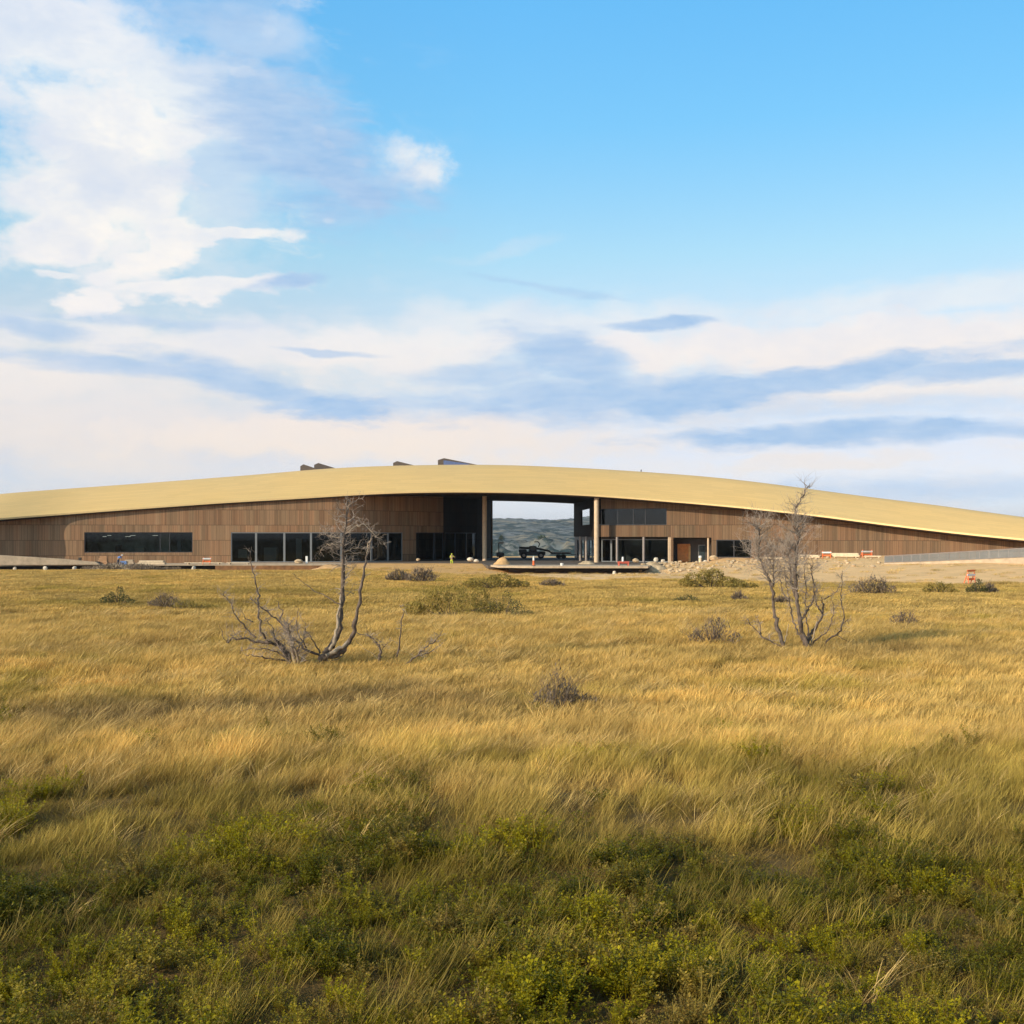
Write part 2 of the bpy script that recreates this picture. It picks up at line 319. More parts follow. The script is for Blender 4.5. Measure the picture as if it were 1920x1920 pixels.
def mat_hills():
    m = bpy.data.materials.new("badlands_clay"); m.use_nodes = True; N = NT(m.node_tree); b = N.n['Principled BSDF']
    g = N.node('ShaderNodeNewGeometry'); sp = N.node('ShaderNodeSeparateXYZ'); N.l.new(g.outputs['Position'], sp.inputs[0])
    wob = N.noise(g.outputs['Position'], 0.01, 4, 0.6)
    band = N.math('FRACT', N.math('MULTIPLY_ADD', wob, 3.2, N.math('DIVIDE', sp.outputs[2], 26.0)))
    clay = N.ramp(band, [(0.0, (0.12, 0.135, 0.14, 1)), (0.3, (0.22, 0.21, 0.19, 1)), (0.42, (0.11, 0.13, 0.135, 1)), (0.8, (0.24, 0.20, 0.14, 1)), (1.0, (0.12, 0.135, 0.14, 1))])
    green = N.noise(g.outputs['Position'], 0.035, 8, 0.7)
    c = N.mix(N.mapr(green, 0.47, 0.54), clay, (0.035, 0.052, 0.05, 1))
    N.l.new(c, b.inputs['Base Color']); b.inputs['Roughness'].default_value = 0.95; b.inputs['Specular IOR Level'].default_value = 0.05
    return m
M = dict(
    wood=mat_cladding("wood_cladding", (0.275, 0.146, 0.074)), wood_r=mat_cladding('wood_cladding_dark', (0.165, 0.088, 0.044)), wood_shade=mat_cladding('wood_cladding_painted_shade', (0.020, 0.013, 0.009), 0.04), wood_s=mat_cladding('wood_cladding_grey', (0.27, 0.155, 0.09)),  # the near-black cladding has the passage's shade put into its colour
    roof=mat_roof(), glass=mat_glass(), ground=mat_ground(), hills=mat_hills(),
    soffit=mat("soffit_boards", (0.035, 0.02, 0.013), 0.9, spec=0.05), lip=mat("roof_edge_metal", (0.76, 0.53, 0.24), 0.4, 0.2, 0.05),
    trim=mat("dark_trim", (0.055, 0.04, 0.03), 0.5), frame=mat("grey_window_frame", (0.24, 0.24, 0.235), 0.45, 0.4, 0.06),
    dframe=mat("dark_window_frame", (0.05, 0.05, 0.055), 0.45, 0.3), column=mat("round_column_timber", (0.62, 0.44, 0.28), 0.55, 0, 0.1),
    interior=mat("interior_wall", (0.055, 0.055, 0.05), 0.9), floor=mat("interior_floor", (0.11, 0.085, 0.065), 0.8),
    concrete=mat("pale_concrete", (0.50, 0.375, 0.25), 0.9, 0, 0.18, 1.2, 0.4, 8), rust=mat("rusted_steel", (0.26, 0.12, 0.045), 0.85, 0, 0.3, 1.5, 0.3, 12),
    sage=mat('sage_grey_wall', (0.42, 0.46, 0.42), 0.9, 0, 0.5, 0.6), plaster=mat("white_plaster", (0.66, 0.56, 0.43), 0.8), lumber=mat("pale_lumber", (0.72, 0.55, 0.36), 0.75, 0, 0.15, 3, 0.3, 30),
    orange=mat("orange_plastic", (0.85, 0.17, 0.04), 0.5), white=mat("white_plastic", (0.8, 0.77, 0.72), 0.5), redp=mat("red_plastic", (0.6, 0.12, 0.07), 0.5),
    stone=mat("sandstone", (0.55, 0.40, 0.24), 0.95, 0, 0.35, 1.5, 0.5, 10), dirt2=mat('tan_soil', (0.62, 0.42, 0.23), 0.95, 0, 0.2, 1.0, 0.8, 6), dirt=mat("loose_soil", (0.60, 0.35, 0.15), 0.95, 0, 0.25, 1.0, 0.8, 6),
    steel=mat("galvanised_steel", (0.30, 0.25, 0.22), 0.5, 0.3, 0.1), door=mat("orange_timber_door", (0.72, 0.26, 0.06), 0.5, 0, 0.15), doorlit=mat("pale_timber_panel", (0.75, 0.42, 0.14), 0.5),
    panel=mat("skylight_housing", (0.10, 0.075, 0.06), 0.6), panelg=mat("skylight_glass", (0.12, 0.16, 0.30), 0.15, 0.3, 0.05),
    rubber=mat("tyre_rubber", (0.02, 0.02, 0.02), 0.85), machine=mat("dark_machine_paint", (0.035, 0.035, 0.04), 0.5), mglass=mat("cab_glass", (0.05, 0.07, 0.08), 0.1, 0.2),
    hivis=mat("hi_vis_fabric", (0.62, 0.72, 0.06), 0.8), denim=mat("dark_denim", (0.05, 0.06, 0.09), 0.9), skin=mat("skin", (0.5, 0.3, 0.2), 0.6), blue=mat("blue_fabric", (0.12, 0.24, 0.55), 0.8),
    tarp=mat("blue_tarpaulin", (0.16, 0.26, 0.50), 0.5), brown=mat("tan_boards", (0.48, 0.26, 0.13), 0.8),
    bark=mat("weathered_bark", (0.15, 0.108, 0.08), 0.9, 0, 0.45, 5, 0.8, 30), barkp=mat("bleached_bark", (0.38, 0.29, 0.20), 0.85, 0, 0.3, 5, 0.6, 30), twig=mat("grey_twigs", (0.33, 0.26, 0.205), 0.9, 0, 0.3, 1.5),
    twigd=mat("brown_twigs", (0.16, 0.115, 0.085), 0.9, 0, 0.3, 1.5),
)

# ------------------------------------------------------------------ roof and facade plan (x metres east, y metres away)
PX = np.array([-420, -300, -60, 0, 60, 100, 200, 400, 640, 800, 900, 1000, 1100, 1180, 1250, 1330, 1410, 1535, 1671, 1806, 1920, 2100, 2350, 2600.])
YE = np.array([171, 173, 177.0, 179.4, 182.8, 184.1, 185.3, 187.5, 189.6, 190.1, 190.3, 190.2, 189.6, 188.4, 186.8, 184.4, 181.5, 176.4, 170.4, 164, 158, 148, 134, 120.])
def itp(xs, ys): xs = np.array(xs, float); ys = np.array(ys, float); return lambda t: np.interp(t, xs, ys)
eave_y = itp([-420, -300, 0, 160, 240, 430, 560, 640, 720, 800, 880, 980, 1080, 1160, 1260, 1340, 1440, 1535, 1671, 1806, 1920, 2350, 2600],
             [1012, 1001, 975, 962.5, 956.5, 943, 936, 930.5, 926, 924, 923.5, 925, 929, 934, 942, 948.5, 958.5, 969, 987, 1003, 1014, 1055, 1078])
top_y = itp([-420, -300, 0, 240, 400, 480, 560, 638, 720, 860, 960, 1080, 1200, 1350, 1440, 1535, 1671, 1806, 1920, 2350, 2600],
            [958, 945, 921, 905, 893.5, 887.5, 880.5, 876, 873, 871, 872, 876.5, 883, 893.5, 902.5, 914, 931, 946, 960.5, 1012, 1036])
T = np.linspace(-420, 2600, 190)
def smooth(a, k=9):
    p = np.pad(a, k // 2, mode='reflect', reflect_type='odd'); return np.convolve(p, np.ones(k) / k, 'valid')
yE = smooth(np.interp(T, PX, YE)); eY = smooth(eave_y(T), 7); tY = smooth(top_y(T), 7)
xE = (T - 960) * yE / F; zE = CAMZ - (eY - HZ) * yE / F
DR = 12.0                                              # the roof slope runs back 12 m
zT = CAMZ - (tY - HZ) * (yE + DR) / F
soff_z = lambda x: float(np.interp(x, xE, zE)); eave_at = lambda x: float(np.interp(x, xE, yE)); ridge_z = lambda x: float(np.interp(x, xE, zT))
def build_roof(parent):
    # section: soffit back, soffit front, lip top, slope steps, crest, back slope, back edge
    sec_v = []; sec_uv = []
    K = [(0, 0.0), (0, 0.30)]
    nsl = 6
    rows = []
    for i in range(len(T)):
        x, y, z, zt = xE[i], yE[i], zE[i], zT[i]
        L = [(x, y + 0.0, z + 0.30)]
        for k in range(1, nsl + 1):
            s = k / nsl; L.append((x, y + DR * s, z + 0.30 + (zt - z - 0.30) * (s * 1.12 - 0.12 * s * s)))
        L += [(x, y + DR + 6, zt + 0.12), (x, y + DR + 16, zt - 0.9), (x, y + 38, zt - 3.0), (x, y + 43.0, z + 0.5)]
        rows.append(L)
    n = len(rows[0]); V = [p for r in rows for p in r]; u = np.concatenate([[0], np.cumsum(np.hypot(np.diff(xE), np.diff(yE)))])
    UV = []
    for i, r in enumerate(rows):
        s = 0
        for k, p in enumerate(r):
            if k: s += math.dist(p, r[k - 1])
            UV.append((u[i], s))
    Fc = [(i * n + k, (i + 1) * n + k, (i + 1) * n + k + 1, i * n + k + 1) for i in range(len(T) - 1) for k in range(n - 1)]
    r = mesh_obj('roof', V, Fc, M['roof'], parent, uv=UV, smooth=True)
    b = MB(); v = []; f = []
    for i in range(len(T)):
        x, y, z = xE[i], yE[i], zE[i]
        v += [(x, y - 0.02, z + 0.30), (x, y - 0.02, z + 0.04), (x, y + 0.12, z + 0.04), (x, y + 0.12, z + 0.30)]
    for i in range(len(T) - 1):
        for k in range(3): f.append((i * 4 + k, i * 4 + k + 1, (i + 1) * 4 + k + 1, (i + 1) * 4 + k))
    b.add(v, f); b.build('roof_edge', M['lip'], parent)
    v = []; f = []
    for i in range(len(T)):
        x, y, z = xE[i], yE[i], zE[i]
        v += [(x, y + 0.02, z + 0.035), (x, y + 0.02, z - 0.16), (x, y + 42.6, z - 0.16 + (0.12)), (x, y + 43.0, z + 0.5)]
    for i in range(len(T) - 1):
        for k in range(3): f.append((i * 4 + k, i * 4 + k + 1, (i + 1) * 4 + k + 1, (i + 1) * 4 + k))
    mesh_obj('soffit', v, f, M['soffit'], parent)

class Wall:
    """a wall along a plan path; openings are cut through it and framed"""
    def __init__(s, pts, zb=-1.0, th=0.35, flip=False, top=None, step=0.7):
        P = []
        for (a, b) in zip(pts[:-1], pts[1:]):
            a = np.array(a, float); b = np.array(b, float); n = max(1, int(np.linalg.norm(b - a) / step))
            for k in range(n): P.append(a + (b - a) * k / n)
        P.append(np.array(pts[-1], float)); s.P = np.array(P); s.U = np.concatenate([[0], np.cumsum(np.linalg.norm(np.diff(s.P, axis=0), axis=1))])
        s.zb = zb; s.th = th; s.holes = []; s.flip = flip; s.top = top
        s.px = 960 + F * s.P[:, 0] / s.P[:, 1]
    def at(s, u): return np.array([np.interp(u, s.U, s.P[:, 0]), np.interp(u, s.U, s.P[:, 1])])
    def u_of(s, px): return float(np.interp(px, s.px, s.U))
    def nrm(s, u):
        a = s.at(max(u - .3, 0)); b = s.at(min(u + .3, s.U[-1])); t = (b - a) / np.linalg.norm(b - a); n = np.array([t[1], -t[0]]); return -n if s.flip else n
    def hole(s, px0, px1, y0, y1):
        u0, u1 = s.u_of(px0), s.u_of(px1); Y = s.at((u0 + u1) / 2)[1]; h = (u0, u1, zat(y1, Y), zat(y0, Y)); s.holes.append(h); return h
    def holez(s, u0, u1, z0, z1): s.holes.append((u0, u1, z0, z1)); return (u0, u1, z0, z1)
    def build(s, name, m, parent, tagged=None):
        U = sorted(set(list(s.U) + [h[0] for h in s.holes] + [h[1] for h in s.holes])); U = [u for i, u in enumerate(U) if i == 0 or u - U[i - 1] > 1e-6]
        V = []; Fc = []; UV = []
        def quad(a, b, c, d, uvs):
            n = len(V); V.extend([a, b, c, d]); UV.extend(uvs); Fc.append((n, n + 1, n + 2, n + 3))
        for ua, ub in zip(U[:-1], U[1:]):
            um = (ua + ub) / 2; pa, pb = s.at(ua), s.at(ub); na, nb = s.nrm(ua), s.nrm(ub)
            ta = (s.top(pa) if s.top else soff_z(pa[0]) + 0.15); tb = (s.top(pb) if s.top else soff_z(pb[0]) + 0.15)
            hs = sorted([h for h in s.holes if h[0] - 1e-6 < um < h[1] + 1e-6], key=lambda h: h[2])
            segs = []; z = (s.zb, s.zb)
            for h in hs: segs.append((z, (h[2], h[2]))); z = (h[3], h[3])
            segs.append((z, (ta, tb)))
            for (za, zb_), (zc, zd) in segs:
                if zc <= za and zd <= zb_: continue
                for off, rev in ((0.0, False), (s.th, True)):
                    A = pa - na * off; B = pb - nb * off
                    q = [(A[0], A[1], za), (B[0], B[1], zb_), (B[0], B[1], zd), (A[0], A[1], zc)]; uvs = [(ua, za), (ub, zb_), (ub, zd), (ua, zc)]
                    quad(*(q[::-1] if rev else q), uvs[::-1] if rev else uvs)
                A2 = pa - na * s.th; B2 = pb - nb * s.th
                quad((pa[0], pa[1], za), (A2[0], A2[1], za), (B2[0], B2[1], zb_), (pb[0], pb[1], zb_), [(ua, za)] * 4)
                quad((pa[0], pa[1], zc), (pb[0], pb[1], zd), (B2[0], B2[1], zd), (A2[0], A2[1], zc), [(ua, zc)] * 4)
        for h in s.holes:
            for u in (h[0], h[1]):
                if u < s.U[0] + 1e-3 or u > s.U[-1] - 1e-3: continue
                if any(o is not h and o[0] - 1e-4 < u < o[1] + 1e-4 for o in s.holes): continue
                p, nn = s.at(u), s.nrm(u); q = p - nn * s.th
                quad((p[0], p[1], h[2]), (p[0], p[1], h[3]), (q[0], q[1], h[3]), (q[0], q[1], h[2]), [(u, h[2]), (u, h[3]), (u + s.th, h[3]), (u + s.th, h[2])])
        for u in (s.U[0], s.U[-1]):
            p, nn = s.at(u), s.nrm(u); q = p - nn * s.th; t = (s.top(p) if s.top else soff_z(p[0]) + 0.15)
            quad((p[0], p[1], s.zb), (p[0], p[1], t), (q[0], q[1], t), (q[0], q[1], s.zb), [(u, s.zb), (u, t), (u + s.th, t), (u + s.th, s.zb)])
        return mesh_obj(name, V, Fc, m, parent, uv=UV)
    def window(s, h, parent, bars, fm, fw=0.10, name='window', depth=0.14, transoms=(), wide=None):
        """one glazed opening: window > window_frame, pane; bars are u positions"""
        u0, u1, z0, z1 = h; us = sorted(set([u0 + fw / 2, u1 - fw / 2] + list(bars))); b = MB()
        def W(u, d): p = s.at(u) - s.nrm(u) * d; return p
        for u in us:
            p = W(u, depth); n = s.nrm(u); w = (wide or fw) if u0 + fw < u < u1 - fw else fw
            b.box((p[0], p[1], (z0 + z1) / 2), (w, 0.16, z1 - z0 - 0.004), rz=math.atan2(n[0], -n[1]) * 1.0)
        e = s.at(u0); parts = []
        seg = [u for u in s.U if u0 < u < u1]; seg = [u0] + seg[::3] + [u1]; seg = sorted(set(seg + us))
        for ua, ub in zip(seg[:-1], seg[1:]):
            if ub - ua < 0.02: continue
            a, c = W(ua, depth), W(ub, depth); L = np.linalg.norm(c - a); mid = (a + c) / 2; rz = math.atan2(c[1] - a[1], c[0] - a[0])
            for zz in (z0 + fw / 2, z1 - fw / 2) + tuple(transoms): b.box((mid[0], mid[1], zz), (L, 0.15, fw - 0.004), rz=rz)
        wn = b.build(name, fm, parent)
        for ua, ub in zip(us[:-1], us[1:]):
            a, c = W(ua, depth + 0.02), W(ub, depth + 0.02)
            if np.linalg.norm(c - a) < 0.15: continue
            mesh_obj('pane', [(a[0], a[1], z0 + fw), (c[0], c[1], z0 + fw), (c[0], c[1], z1 - fw), (a[0], a[1], z1 - fw)], [(0, 1, 2, 3)], M['glass'], wn)
        return wn

ZF = 0.72    # ground floor level
def P2(px, Y): return ((px - 960) * Y / F, Y)
def build_museum():
    B = tag(empty('museum_building', (0, 190, 0)), 'long low timber clad building under a curved gold roof, open passage in the middle', 'building')
    B.location = (0, 0, 0)
    build_roof(B)
    # left wing: front wall that sweeps back into the passage
    arc = [P2(-300, 175.4), P2(-60, 179.6), P2(0, 181.4), P2(73, 184.6), P2(130, 185.0), P2(200, 185.9), P2(400, 188.0), P2(560, 189.4), P2(630, 190.1)]
    x0, y0 = arc[-1]
    arc += [(x0 + 2.3, y0 + .7), (x0 + 4.3, y0 + 1.9), (x0 + 6.2, y0 + 3.6), (x0 + 9.2, y0 + 6.7), (x0 + 13.2, y0 + 11.2), (x0 + 17.2, y0 + 16.4), (x0 + 20.4, y0 + 21.5), (x0 + 23.0, y0 + 27.0), (x0 + 24.7, y0 + 32.5), (x0 + 25.6, 231)]
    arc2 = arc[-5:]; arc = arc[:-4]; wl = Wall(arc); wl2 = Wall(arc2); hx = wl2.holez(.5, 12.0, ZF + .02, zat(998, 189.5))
    h1 = wl.hole(158, 361, 998, 1036)
    h2 = wl.hole(433, 755, 998, 1052.5); h2 = (h2[0], h2[1], ZF + .02, zat(998, 189.5)); wl.holes[-1] = h2
    h3 = wl.hole(780, 858, 998, 1052); h3 = (h3[0], h3[1], ZF + .02, h2[3]); wl.holes[-1] = h3
    wl.build('wall', M['wood'], B); wl2.build('wall', M['wood_shade'], B)  # rear stretch is coloured near black to stand in for passage shade
    wl.window(h1, B, [wl.u_of(p) for p in (300, 318)], M['dframe'], 0.12)
    wl.window(h2, B, [wl.u_of(p) for p in (480, 533, 583, 640, 697, 728)], M['frame'], 0.16, wide=0.34)
    wl.window(h3, B, [wl.u_of(p) for p in (815, 838)], M['dframe'], 0.14, wide=0.5)
    wl2.window(hx, B, [4, 8], M['dframe'], 0.14, wide=0.4)
    # right wing
    arc = [P2(1127, 192.6), P2(1156, 191.9), P2(1250, 189.2), P2(1330, 186.9), P2(1410, 184.0), P2(1535, 178.8), P2(1671, 172.8), P2(1806, 166.4), P2(1920, 160.4), P2(2100, 150.4), P2(2350, 136.4), P2(2560, 124.4)]
    wr = Wall(arc)
    Yb = 189.5; zb1, zb2 = zat(1012, Yb), zat(1006.5, Yb)
    g1 = wr.hole(1127, 1250, 953.5, 984.5)
    g2 = wr.holez(0.0, wr.u_of(1258), -0.9, zat(1006.5, 190.5))
    g3 = wr.holez(wr.u_of(1262), wr.u_of(1334), -0.9, zat(1008, 187))
    g4 = wr.holez(wr.u_of(1343), wr.u_of(1409), zat(1045.5, 185), zat(1012, 185))
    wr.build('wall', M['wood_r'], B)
    wr.window(g1, B, [wr.u_of(p) for p in (1158, 1187, 1210)], M['dframe'], 0.10)
    wr.window(g4, B, [wr.u_of(1376)], M['dframe'], 0.12)
    # ground floor of the right wing, set back under the upper storey
    back = [(P2(1127, 195.2)), P2(1160, 194.4), P2(1250, 192.0), P2(1258, 191.6)]
    wg = Wall(back, zb=-0.9, th=0.3, top=lambda p: zat(1006.5, 190.5) + .3)
    k = wg.holez(0.1, wg.U[-1] - .1, ZF, zat(1011, 192)); wg.build('wall', M['trim'], B)
    wg.window(k, B, [wg.u_of(p) for p in (1146, 1157, 1206)], M['frame'], 0.14, wide=0.28, depth=0.05)
    # underside of the upper storey
    b = MB(); pa = [wr.at(u) for u in np.linspace(0, wr.u_of(1334), 14)]; zz = zat(1006.5, 190.5)
    v = []; f = []
    for i, p in enumerate(pa): v += [(p[0], p[1] + .33, zz + .02), (p[0], p[1] + 5.5, zz + .02)]
    for i in range(len(pa) - 1): f.append((2 * i, 2 * i + 1, 2 * i + 3, 2 * i + 2))
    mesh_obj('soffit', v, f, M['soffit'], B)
    # door recess
    rc = Wall([P2(1258, 193.5), P2(1340, 191.0)], zb=-0.9, th=0.25, top=lambda p: zat(1008, 187) + .1); rc.build('wall', M['trim'], B)
    for px, Y0, Y1 in ((1260, 190, 193.4), (1338, 187.2, 190.8)):
        a = P2(px, Y0); c = (a[0], Y1); s_ = Wall([a, c], zb=-0.9, th=0.2, top=lambda p: zat(1008, 187) + .1); s_.build('wall', M['trim'], B)
    p = rc.at(rc.u_of(1287)); d = MB().box((p[0], p[1] - .12, 2.3), (3.1, 0.1, 3.1), rz=-.07, b=.02).build('door', M['door'], B)
    MB().box((p[0] + .72, p[1] - .21, 2.15), (0.75, 0.06, 2.8), rz=-.07, b=.02).build('door_leaf', M['doorlit'], d)
    MB().box((p[0] + .1, p[1] - .22, 1.9), (0.05, 0.08, 0.5), b=.01).build('handle', M['steel'], d)
    p = rc.at(rc.u_of(1316)); w = MB().box((p[0], p[1] - .1, 2.1), (1.3, .1, 3.2), rz=-.07, b=.02).build('window', M['frame'], B)
    MB().box((p[0], p[1] - .17, 2.1), (1.0, .04, 2.9), rz=-.07).build('pane', M['mglass'], w)
    # passage wall of the right wing, bending back from the front corner
    xs = wr.P[0]
    pw = Wall([(xs[0] - .02, xs[1] + .15), (14.35, 194.6), (13.95, 199), (13.6, 206), (12.75, 231)], flip=True, zb=zat(1006.5, 190.5))
    u0 = pw.U[-1] - (231 - 200.5); u1 = pw.U[-1] - (231 - 216)
    hw = pw.holez(u0, u1, zat(984.5, 210), zat(955.5, 210)); h0 = pw.holez(0.02, 2.2, zat(984.5, 192), zat(955, 192))
    pw.build('wall', M['wood_shade'], B)  # shade of the passage painted in by the near-black colour
    pw.window(h0, B, [], M['dframe'], 0.1)
    pg = Wall([(xs[0] - .4, 196), (xs[0] - .9, 200), (xs[0] - 1.6, 206), (12.9, 231)], flip=True, zb=-1, top=lambda p: zat(1006.5, 190.5) + .05)
    hg = pg.holez(0.4, pg.U[-1] - 6, ZF, zat(1012, 200)); pg.build('wall', M['trim'], B)
    pg.window(hg, B, [2.6, 5.2, 8.2, 12, 16, 21], M['dframe'], 0.12, wide=.25)
    # back walls (with the same high opening seen through from the front)
    bl = Wall([(-104, eave_at(-104) + 41), (-60, 228), (-4.0, 231.3)], zb=-1); bl.build('wall', M['wood'], B)
    br = Wall([(13.0, 231.3), (40, 226), (70, 205), (90, 186)], zb=-1)
    br.holez(.3, 3.2, zat(986, 231), zat(953.5, 231)); br.build('wall', M['wood_shade'], B)
    # inside: partition walls and floor keep the rooms dark
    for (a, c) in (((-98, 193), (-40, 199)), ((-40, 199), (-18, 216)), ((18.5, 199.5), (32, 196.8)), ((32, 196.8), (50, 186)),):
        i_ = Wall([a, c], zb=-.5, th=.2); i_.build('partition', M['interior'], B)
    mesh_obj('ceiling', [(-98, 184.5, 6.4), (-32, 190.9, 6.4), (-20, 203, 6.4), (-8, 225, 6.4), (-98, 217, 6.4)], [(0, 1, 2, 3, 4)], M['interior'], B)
    # ceiling lamps seen through the left window
    for px in (196, 205, 240, 249, 291): 
        q = P2(px, 190.5); MB().box((q[0], q[1], zat(1004 if px % 2 else 1006, 190.5)), (.75 if px > 230 else .5, .5, .08)).build('ceiling_lamp', M['lampm'], B)
    q = P2(309, 190); MB().box((q[0], 190.2, 3.6), (1.5, .3, 5.2), b=.03).build('partition', M['plaster'], B)
    for px, w_, h_, mm in ((178, 1.0, 2.6, 'frame'), (222, .9, 2.2, 'floor'), (262, 1.6, 1.8, 'plaster'), (336, .8, 2.8, 'frame'), (560, 1.0, 3.4, 'frame'), (455, 1.6, 1.5, 'plaster')):
        q = P2(px, 190.6 if px < 400 else 192.5); MB().box((q[0], 190.6 if px < 400 else 192.8, 1.4 + h_ / 2), (w_, .5, h_), b=.03).build('cabinet', M[mm], B)
    a_ = P2(161, 190); c_ = P2(358, 191); MB().box(((a_[0] + c_[0]) / 2, 193.0, 3.0), (c_[0] - a_[0] + 1.5, .2, 5.4), rz=.03).build('partition', M['sage'], B)
    q = P2(505, 193); MB().box((q[0], 194, 2.0), (2.2, .8, 2.4), b=.03).build('partition', M['frame'], B)
    # round timber columns under the eave
    for px, Y, rr in ((908.5, 203.0, .42), (1118.5, 190.3, .42)):
        q = P2(px, Y); z1 = soff_z(q[0]) - .1
        MB().tube([(q[0], Y, ZF - .6), (q[0], Y, ZF + .02), (q[0], Y, z1)], [rr, rr, rr], 20, cap=True).build('column', M['column'], B, smooth=False)
    for px, Y in ((1157, 191.3), (1207, 190.1)):
        q = P2(px, Y + .5); MB().tube([(q[0], Y + .5, ZF - .6), (q[0], Y + .5, zat(1007, 190.5))], .22, 14).build('column', M['steel'], B)
    q = P2(1258, 189.2); MB().box((q[0], 189.45, 2.9), (.9, .5, 5.2), b=.04).build('column', M['column'], B)
    q = P2(1328, 187.3); MB().tube([(q[0], 187.3, -.2), (q[0], 187.3, zat(1007, 187))], .17, 12).build('column', M['column'], B)
    for px, dY, dz in ((1088, 203, 0), (1099, 200, 0)):
        q = P2(px, dY); MB().tube([(q[0], dY, ZF - .6), (q[0], dY, zat(1006, dY))], .22, 12).build('column', M['steel'], B)
    # little vent pipe on the ridge
    x, y = P2(1202, 201); MB().tube([(x, y, ridge_z(x) - .2), (x, y, ridge_z(x) + .35), (x + .1, y, ridge_z(x) + .42)], [.09, .09, .13], 8).build('vent', M['trim'], B)
    # wedge shaped skylights on the roof
    def sky_light(px0, px1, ytop, ybase, Yd, frontglass):
        a = P2(px0, Yd); c = P2(px1, Yd); zt = zat(ytop, Yd); zc = ridge_z(c[0]) + .02; zb = min(ridge_z(a[0]), zc) - 1.4; D = 2.6; s_ = (c[0] - a[0])
        v = [(a[0], Yd, zb), (a[0] + .0, Yd, zt - .35), (a[0] + s_ * .14, Yd, zt), (c[0], Yd, zc), (c[0], Yd, zb)]; v += [(p_[0], Yd + D, p_[2]) for p_ in v]
        f = [(0, 4, 3, 2, 1), (5, 6, 7, 8, 9)] + [(i, (i + 1), (i + 1) + 5, i + 5) for i in range(4)] + [(4, 0, 5, 9)]
        k_ = mesh_obj('skylight', v, f, M['panel'], B)
        if frontglass:
            g0 = a[0] + s_ * .13; g1 = a[0] + s_ * .72; zg = ridge_z(g0) - .3
            mesh_obj('pane', [(g0, Yd - .04, zg), (g1, Yd - .04, zg), (g1, Yd - .04, zt - (zt - zc) * .68 - .12), (g0, Yd - .04, zt - .38)], [(0, 1, 2, 3)], M['panelg'], k_)
    sky_light(563, 606, 870.5, 0, 206, False); sky_light(589, 645, 868, 0, 210, False); sky_light(737, 790, 864.5, 0, 208, False); sky_light(821, 903, 859.0, 0, 205, True)
    return B
M['lampm'] = mat("ceiling_lamp", (0.8, 0.78, 0.7), 0.5)
_b = M['lampm'].node_tree.nodes['Principled BSDF']; _b.inputs['Emission Color'].default_value = (1, .92, .75, 1); _b.inputs['Emission Strength'].default_value = 0.9

# ------------------------------------------------------------------ ground
WALLB = lambda X: np.interp(X, [-110, -10, 13, 17, 27, 37, 45, 55, 72], [184, 190, 190, 191, 188.5, 184.5, 180, 172, 158])
def gh(X, Y):
    X = np.asarray(X, float); Y = np.asarray(Y, float)
    z = (fbm(X * .05, Y * .05, 3) - .5) * .35 * sstep(Y, 5, 30) * (1 - sstep(Y, 150, 165)) + (fbm(X * .3, Y * .3, 9, 2) - .5) * .06
    hr = np.interp(X, [8, 14, 22, 28, 36, 43, 55, 70, 110], [0, 0, .55, .85, 1.25, 1.62, 2.0, 2.9, 3.3])      # bank on the right
    st = np.interp(X, [14, 24, 36, 60, 110], [176, 150, 128, 112, 104]); en = np.interp(X, [14, 24, 36, 60, 110], [186, 180, 172, 150, 120])
    z = z + hr * np.clip((Y - st) / (en - st), 0, 1)
    cm = sstep(X, -31, -25) * (1 - sstep(X, -5.5, -1.5)); z = z + cm * .74 * np.clip((Y - 164) / 20, 0, 1)          # earth berm before the passage
    z = z - (.22 + .45 * sstep(X, -47, -43)) * (1 - sstep(X, -31, -28)) * sstep(Y, 165, 176) * (1 - sstep(Y, 184, 187)) - .5 * sstep(X, -3, 1) * (1 - sstep(X, 21, 25)) * sstep(Y, 155, 161) * (1 - sstep(Y, 166, 169))
    pad = sstep(Y, 183, 188) * (1 - sstep(X, 30, 45)); z = np.where(Y > 180, z * (1 - pad) + .45 * pad, z)
    z = z - 60 * sstep(Y, 262, 520) * 1.0
    return z
def cover(X, Y):
    """0 grass .. 1 bare soil"""
    X = np.asarray(X, float); Y = np.asarray(Y, float); n = (fbm(X * .12, Y * .12, 21) - .5) * 2
    edge = np.interp(X, [-120, -32, -28, -18, -4, 6, 20, 40, 70, 120], [181, 179, 168, 158, 147, 138, 126, 121, 116, 112]) + n * 11 + (fbm(X * .7, Y * .7, 23, 2) - .5) * 9
    return np.clip(sstep(Y, edge - 2.5, edge + 4), 0, 1)
